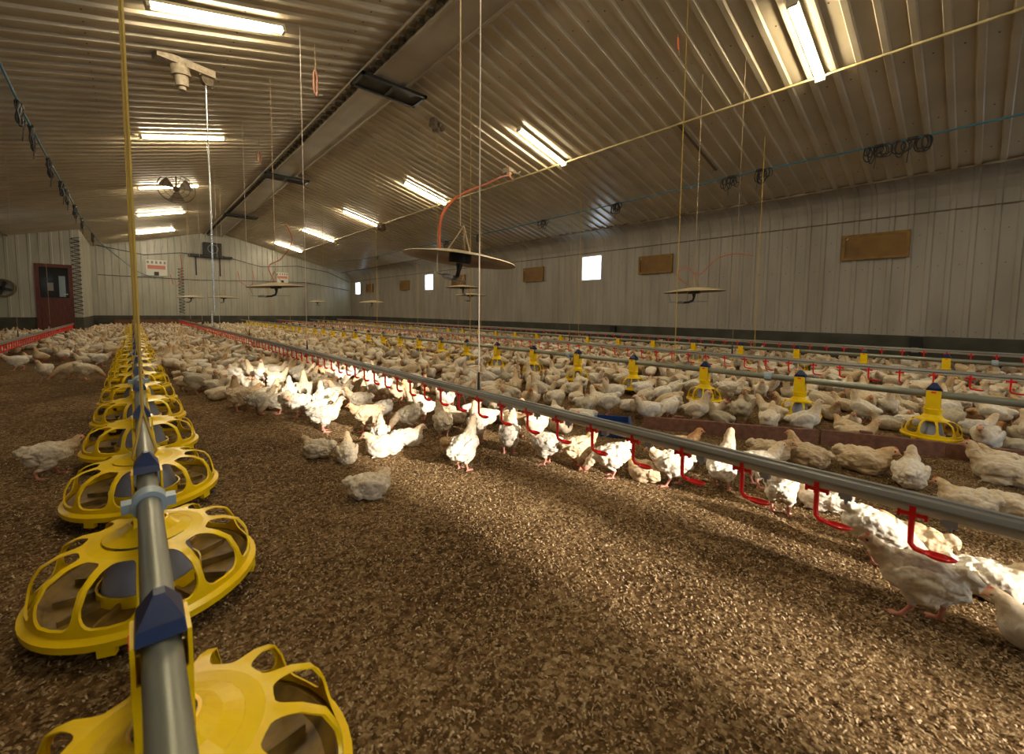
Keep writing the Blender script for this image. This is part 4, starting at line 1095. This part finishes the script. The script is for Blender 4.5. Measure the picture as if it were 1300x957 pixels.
X_ = rng.random(N_T) * (XR - XL) + XL; Y_ = -1.2 + (YB + 1.2) * rng.random(N_T) ** 1.35
R1 = rng.random(N_T); R2 = rng.random(N_T); R3 = rng.random(N_T); R4 = rng.random(N_T); R5 = rng.random(N_T)
pw = ['stand', 'alert', 'walk', 'feed', 'drink', 'sit', 'rest', 'tuck', 'preen']; cw = np.cumsum([.19, .10, .13, .13, .0, .17, .16, .06, .06])
tw = ['white', 'cream', 'buff', 'rusty brown', 'dull grey']; ctw = np.cumsum([.40, .34, .17, .015, .075])
for i in range(N_T):
    x, y = float(X_[i]), float(Y_[i]); d = dens(x, y)
    if d <= 0 or R1[i] > d: continue
    ox = x / AF; p = proj((x, y, .12))
    if p is None or p[0] < -40 or p[0] > 1345 or p[1] < 380 or p[1] > 1000: continue
    if abs((ox - 3.3)) < .36 and abs((y - CF * ox) / BF - 2.98) < .30: continue
    pose = pw[min(8, int(np.searchsorted(cw / cw[-1], R2[i])))]; tint = tw[min(4, int(np.searchsorted(ctw, R3[i])))]
    rz = R4[i] * 2 * PI
    for xx in (gx(2.0), gx(7.07), gx(11.0)):
        if abs(x - xx) < .24 and abs(x - xx) > .09 and R5[i] < .5: pose = 'drink'; rz = (0 if x < xx else PI) + (R4[i] - .5)
    sc_ = .92 + .20 * R5[i]
    if near(x, y, rz, sc_, .138 if p[2] < 7 else .120 if p[2] < 12 else .114): continue
    ds = discs(x, y, rz, sc_) + [(x + .14 * math.cos(rz), y + .14 * math.sin(rz))]
    if any(math.hypot(a_ - fx, c_ - fy) < r + .075 for fx, fy, r in FEEDERS if abs(y - fy) < .7 and abs(x - fx) < .7 for a_, c_ in ds): continue
    if any(x > 2.2 and abs(y - fy) < .6 and abs(x - fx) < .7 and math.hypot(a_ - fx + .13 * math.cos(sight(fx, fy)), c_ - fy + .13 * math.sin(sight(fx, fy))) < r + .06 for fx, fy, r in FEEDERS if fx > 2 for a_, c_ in ds): continue
    if any(abs(a_ - xx) < .085 for xx in (gx(-1.85), gx(2.0), gx(7.07), gx(11.0)) for a_, c_ in ds[:3]): continue
    put(x, y, rz, sc_); BIRDS.append((x, y, rz, pose, tint, sc_, None))
hand = [q for q in BIRDS if q[6]]; rest = [q for q in BIRDS if not q[6]]
def score(q):
    p = proj((q[0], q[1], .12)); return p[2] if p and -15 < p[0] < 1315 else 1e3
rest.sort(key=score)
solo = rest[:300 - len(hand)]; mass = rest[300 - len(hand):]
FACE = lambda q: ['facing away', 'facing left', 'facing front', 'facing right'][int(((math.degrees(q[2] - sight(q[0], q[1])) + 45) % 360) // 90)]
VERB = {'stand': 'standing', 'alert': 'upright', 'walk': 'walking', 'feed': 'pecking', 'drink': 'drinking', 'sit': 'sitting', 'rest': 'resting', 'tuck': 'napping', 'preen': 'preening'}
def where(x, y):
    x, y = site(x, y)
    if x < -2: return 'beyond the left drinker line'
    if x < 0: return 'in the far left aisle'
    if x < 2.0: return ('in the front rank' if y < 7 else 'in the second rank' if y < 9 else 'in the third rank' if y < 12 else 'in the far rank') + ' right of the left feeders'
    nf = lambda y0, n: ORD[max(0, min(9, int(round(y - y0))))]
    if x < 3.4: return 'behind the long rail, level with %s middle feeder' % nf(1.22, 8)
    if x < 5.03: return 'in front of the %s middle feeder' % nf(1.22, 8)
    if x < 7.07: return 'behind the %s middle feeder' % nf(1.22, 8)
    if x < 9.1: return 'before the %s wall side feeder' % nf(2.1, 8)
    return 'behind the %s wall side feeder' % nf(2.1, 8)
def bird_obj(q, mesh, label):
    o = bpy.data.objects.new('chicken', mesh); COL.objects.link(o)
    z = litter_height(q[0], q[1]) - .010 if (-1.5 < q[0] < XR - .2) else -.012
    o.location = (q[0], q[1], z); o.rotation_euler = (0, 0, q[2]); o.scale = (q[5],) * 3
    t = TINT[q[4]]; v = .93 + .12 * random.random(); o.color = (t[0] * v, t[1] * v, t[2] * v, 1)
    tag(o, label, 'chicken', 'white broiler chickens on the litter'); return o
for q in hand: bird_obj(q, NEAR[q[3]] if score(q) < 6 else MIDM[q[3]], q[6])
for q in solo:
    s = score(q); bird_obj(q, NEAR[q[3]] if s < 3.2 else MIDM[q[3]], '%s %s chicken %s %s' % (q[4], VERB[q[3]], FACE(q), where(q[0], q[1])))
# the remaining flock: one object
def arr(me):
    n = len(me.vertices); co = np.empty(n * 3, np.float32); me.vertices.foreach_get('co', co)
    c = np.empty(n * 4, np.float32); me.color_attributes['plumage'].data.foreach_get('color', c)
    L_ = np.empty(len(me.loops), np.int32); me.loops.foreach_get('vertex_index', L_)
    s_ = np.empty(len(me.polygons), np.int32); me.polygons.foreach_get('loop_start', s_); t_ = np.empty(len(me.polygons), np.int32); me.polygons.foreach_get('loop_total', t_)
    return co.reshape(-1, 3), c.reshape(-1, 4), L_, s_, t_
FA = {k: arr(v) for k, v in FARM.items()}; MA = {k: arr(v) for k, v in MIDM.items()}
V, C, LO, ST, TT = [], [], [], [], []; vo = lo_ = 0
for q in mass:
    s = score(q); lib = MA if s < 7.5 else FA; pose = q[3] if q[3] in lib else ('alert' if q[3] == 'drink' else 'rest')
    co, c, L_, s_, t_ = lib[pose]; a = q[2]; r = np.array([[math.cos(a), -math.sin(a), 0], [math.sin(a), math.cos(a), 0], [0, 0, 1]]) * q[5]
    up = .045 if (lib is FA and pose in ('stand', 'alert', 'walk', 'feed', 'preen')) else -.006
    if up > 0:
        lv = []; lf = []
        for sy in (-.034, .034):
            b0 = len(lv); lv += [(-.008, sy - .005, -.045), (.002, sy + .005, -.045), (.002, sy - .005, -.045), (-.008, sy, .045), (.004, sy + .006, .045), (.004, sy - .006, .045)]
            lf += [(b0, b0 + 1, b0 + 4, b0 + 3), (b0 + 1, b0 + 2, b0 + 5, b0 + 4), (b0 + 2, b0, b0 + 3, b0 + 5)]
        n0 = len(co); co = np.concatenate([co, np.array(lv, np.float32)]); c = np.concatenate([c, np.tile(np.array([*PINK, 1], np.float32), (len(lv), 1))])
        s_ = np.concatenate([s_, len(L_) + 4 * np.arange(len(lf), dtype=np.int32)]); t_ = np.concatenate([t_, np.full(len(lf), 4, np.int32)]); L_ = np.concatenate([L_, np.array(lf, np.int32).reshape(-1) + n0])
    V.append((co @ r.T + np.array([q[0], q[1], litter_height(q[0], q[1]) + up])).astype(np.float32)); t = TINT[q[4]]; v = .93 + .12 * random.random()
    C.append(c * np.array([t[0] * v, t[1] * v, t[2] * v, 1], np.float32)); LO.append(L_ + vo); ST.append(s_ + lo_); TT.append(t_); vo += len(co); lo_ += len(L_)
me = bpy.data.meshes.new('chicken_flock'); V = np.concatenate(V); C = np.concatenate(C); LO = np.concatenate(LO); ST = np.concatenate(ST); TT = np.concatenate(TT)
me.vertices.add(len(V)); me.vertices.foreach_set('co', V.reshape(-1)); me.loops.add(len(LO)); me.loops.foreach_set('vertex_index', LO.astype(np.int32))
me.polygons.add(len(ST)); me.polygons.foreach_set('loop_start', ST.astype(np.int32)); me.polygons.foreach_set('loop_total', TT.astype(np.int32)); me.update(calc_edges=True)
ca = me.color_attributes.new('plumage', 'FLOAT_COLOR', 'POINT'); ca.data.foreach_set('color', C.astype(np.float32).reshape(-1))
me.materials.append(M['bird']); me.polygons.foreach_set('use_smooth', [True] * len(ST)); me.validate()
fl = bpy.data.objects.new('chicken_flock', me); COL.objects.link(fl)
tag(fl, 'dense distant flock of white and cream chickens covering the litter to the walls', 'chickens', kind='stuff')
print('BIRDS', len(hand), len(solo), len(mass), 'verts', len(V))

# ------------------------------------------------------------------ light
w = bpy.data.worlds.new('sky'); SC.world = w; w.use_nodes = True
bg = w.node_tree.nodes['Background']; bg.inputs[0].default_value = (.72, .86, 1.0, 1); bg.inputs[1].default_value = 7.0
sd = bpy.data.lights.new('sun', 'SUN'); so = bpy.data.objects.new('sun', sd); COL.objects.link(so)
el = math.radians(17); dv = Vector((-.035, 1, 0)).normalized() * math.cos(el) + Vector((0, 0, -math.sin(el)))
so.rotation_euler = dv.to_track_quat('-Z', 'Y').to_euler(); sd.energy = 12; sd.angle = math.radians(2.2); sd.color = (1, .90, .76)
SC.view_settings.view_transform = 'Standard'; SC.view_settings.look = 'None'; SC.view_settings.gamma = 1; SC.view_settings.exposure = -.02; SC.view_settings.use_curve_mapping = False
SC.cycles.use_denoising = True; SC.cycles.max_bounces = 8; SC.cycles.diffuse_bounces = 4; SC.cycles.glossy_bounces = 3; SC.cycles.transparent_max_bounces = 8
SC.cycles.caustics_reflective = False; SC.cycles.caustics_refractive = False; SC.cycles.sample_clamp_indirect = 6
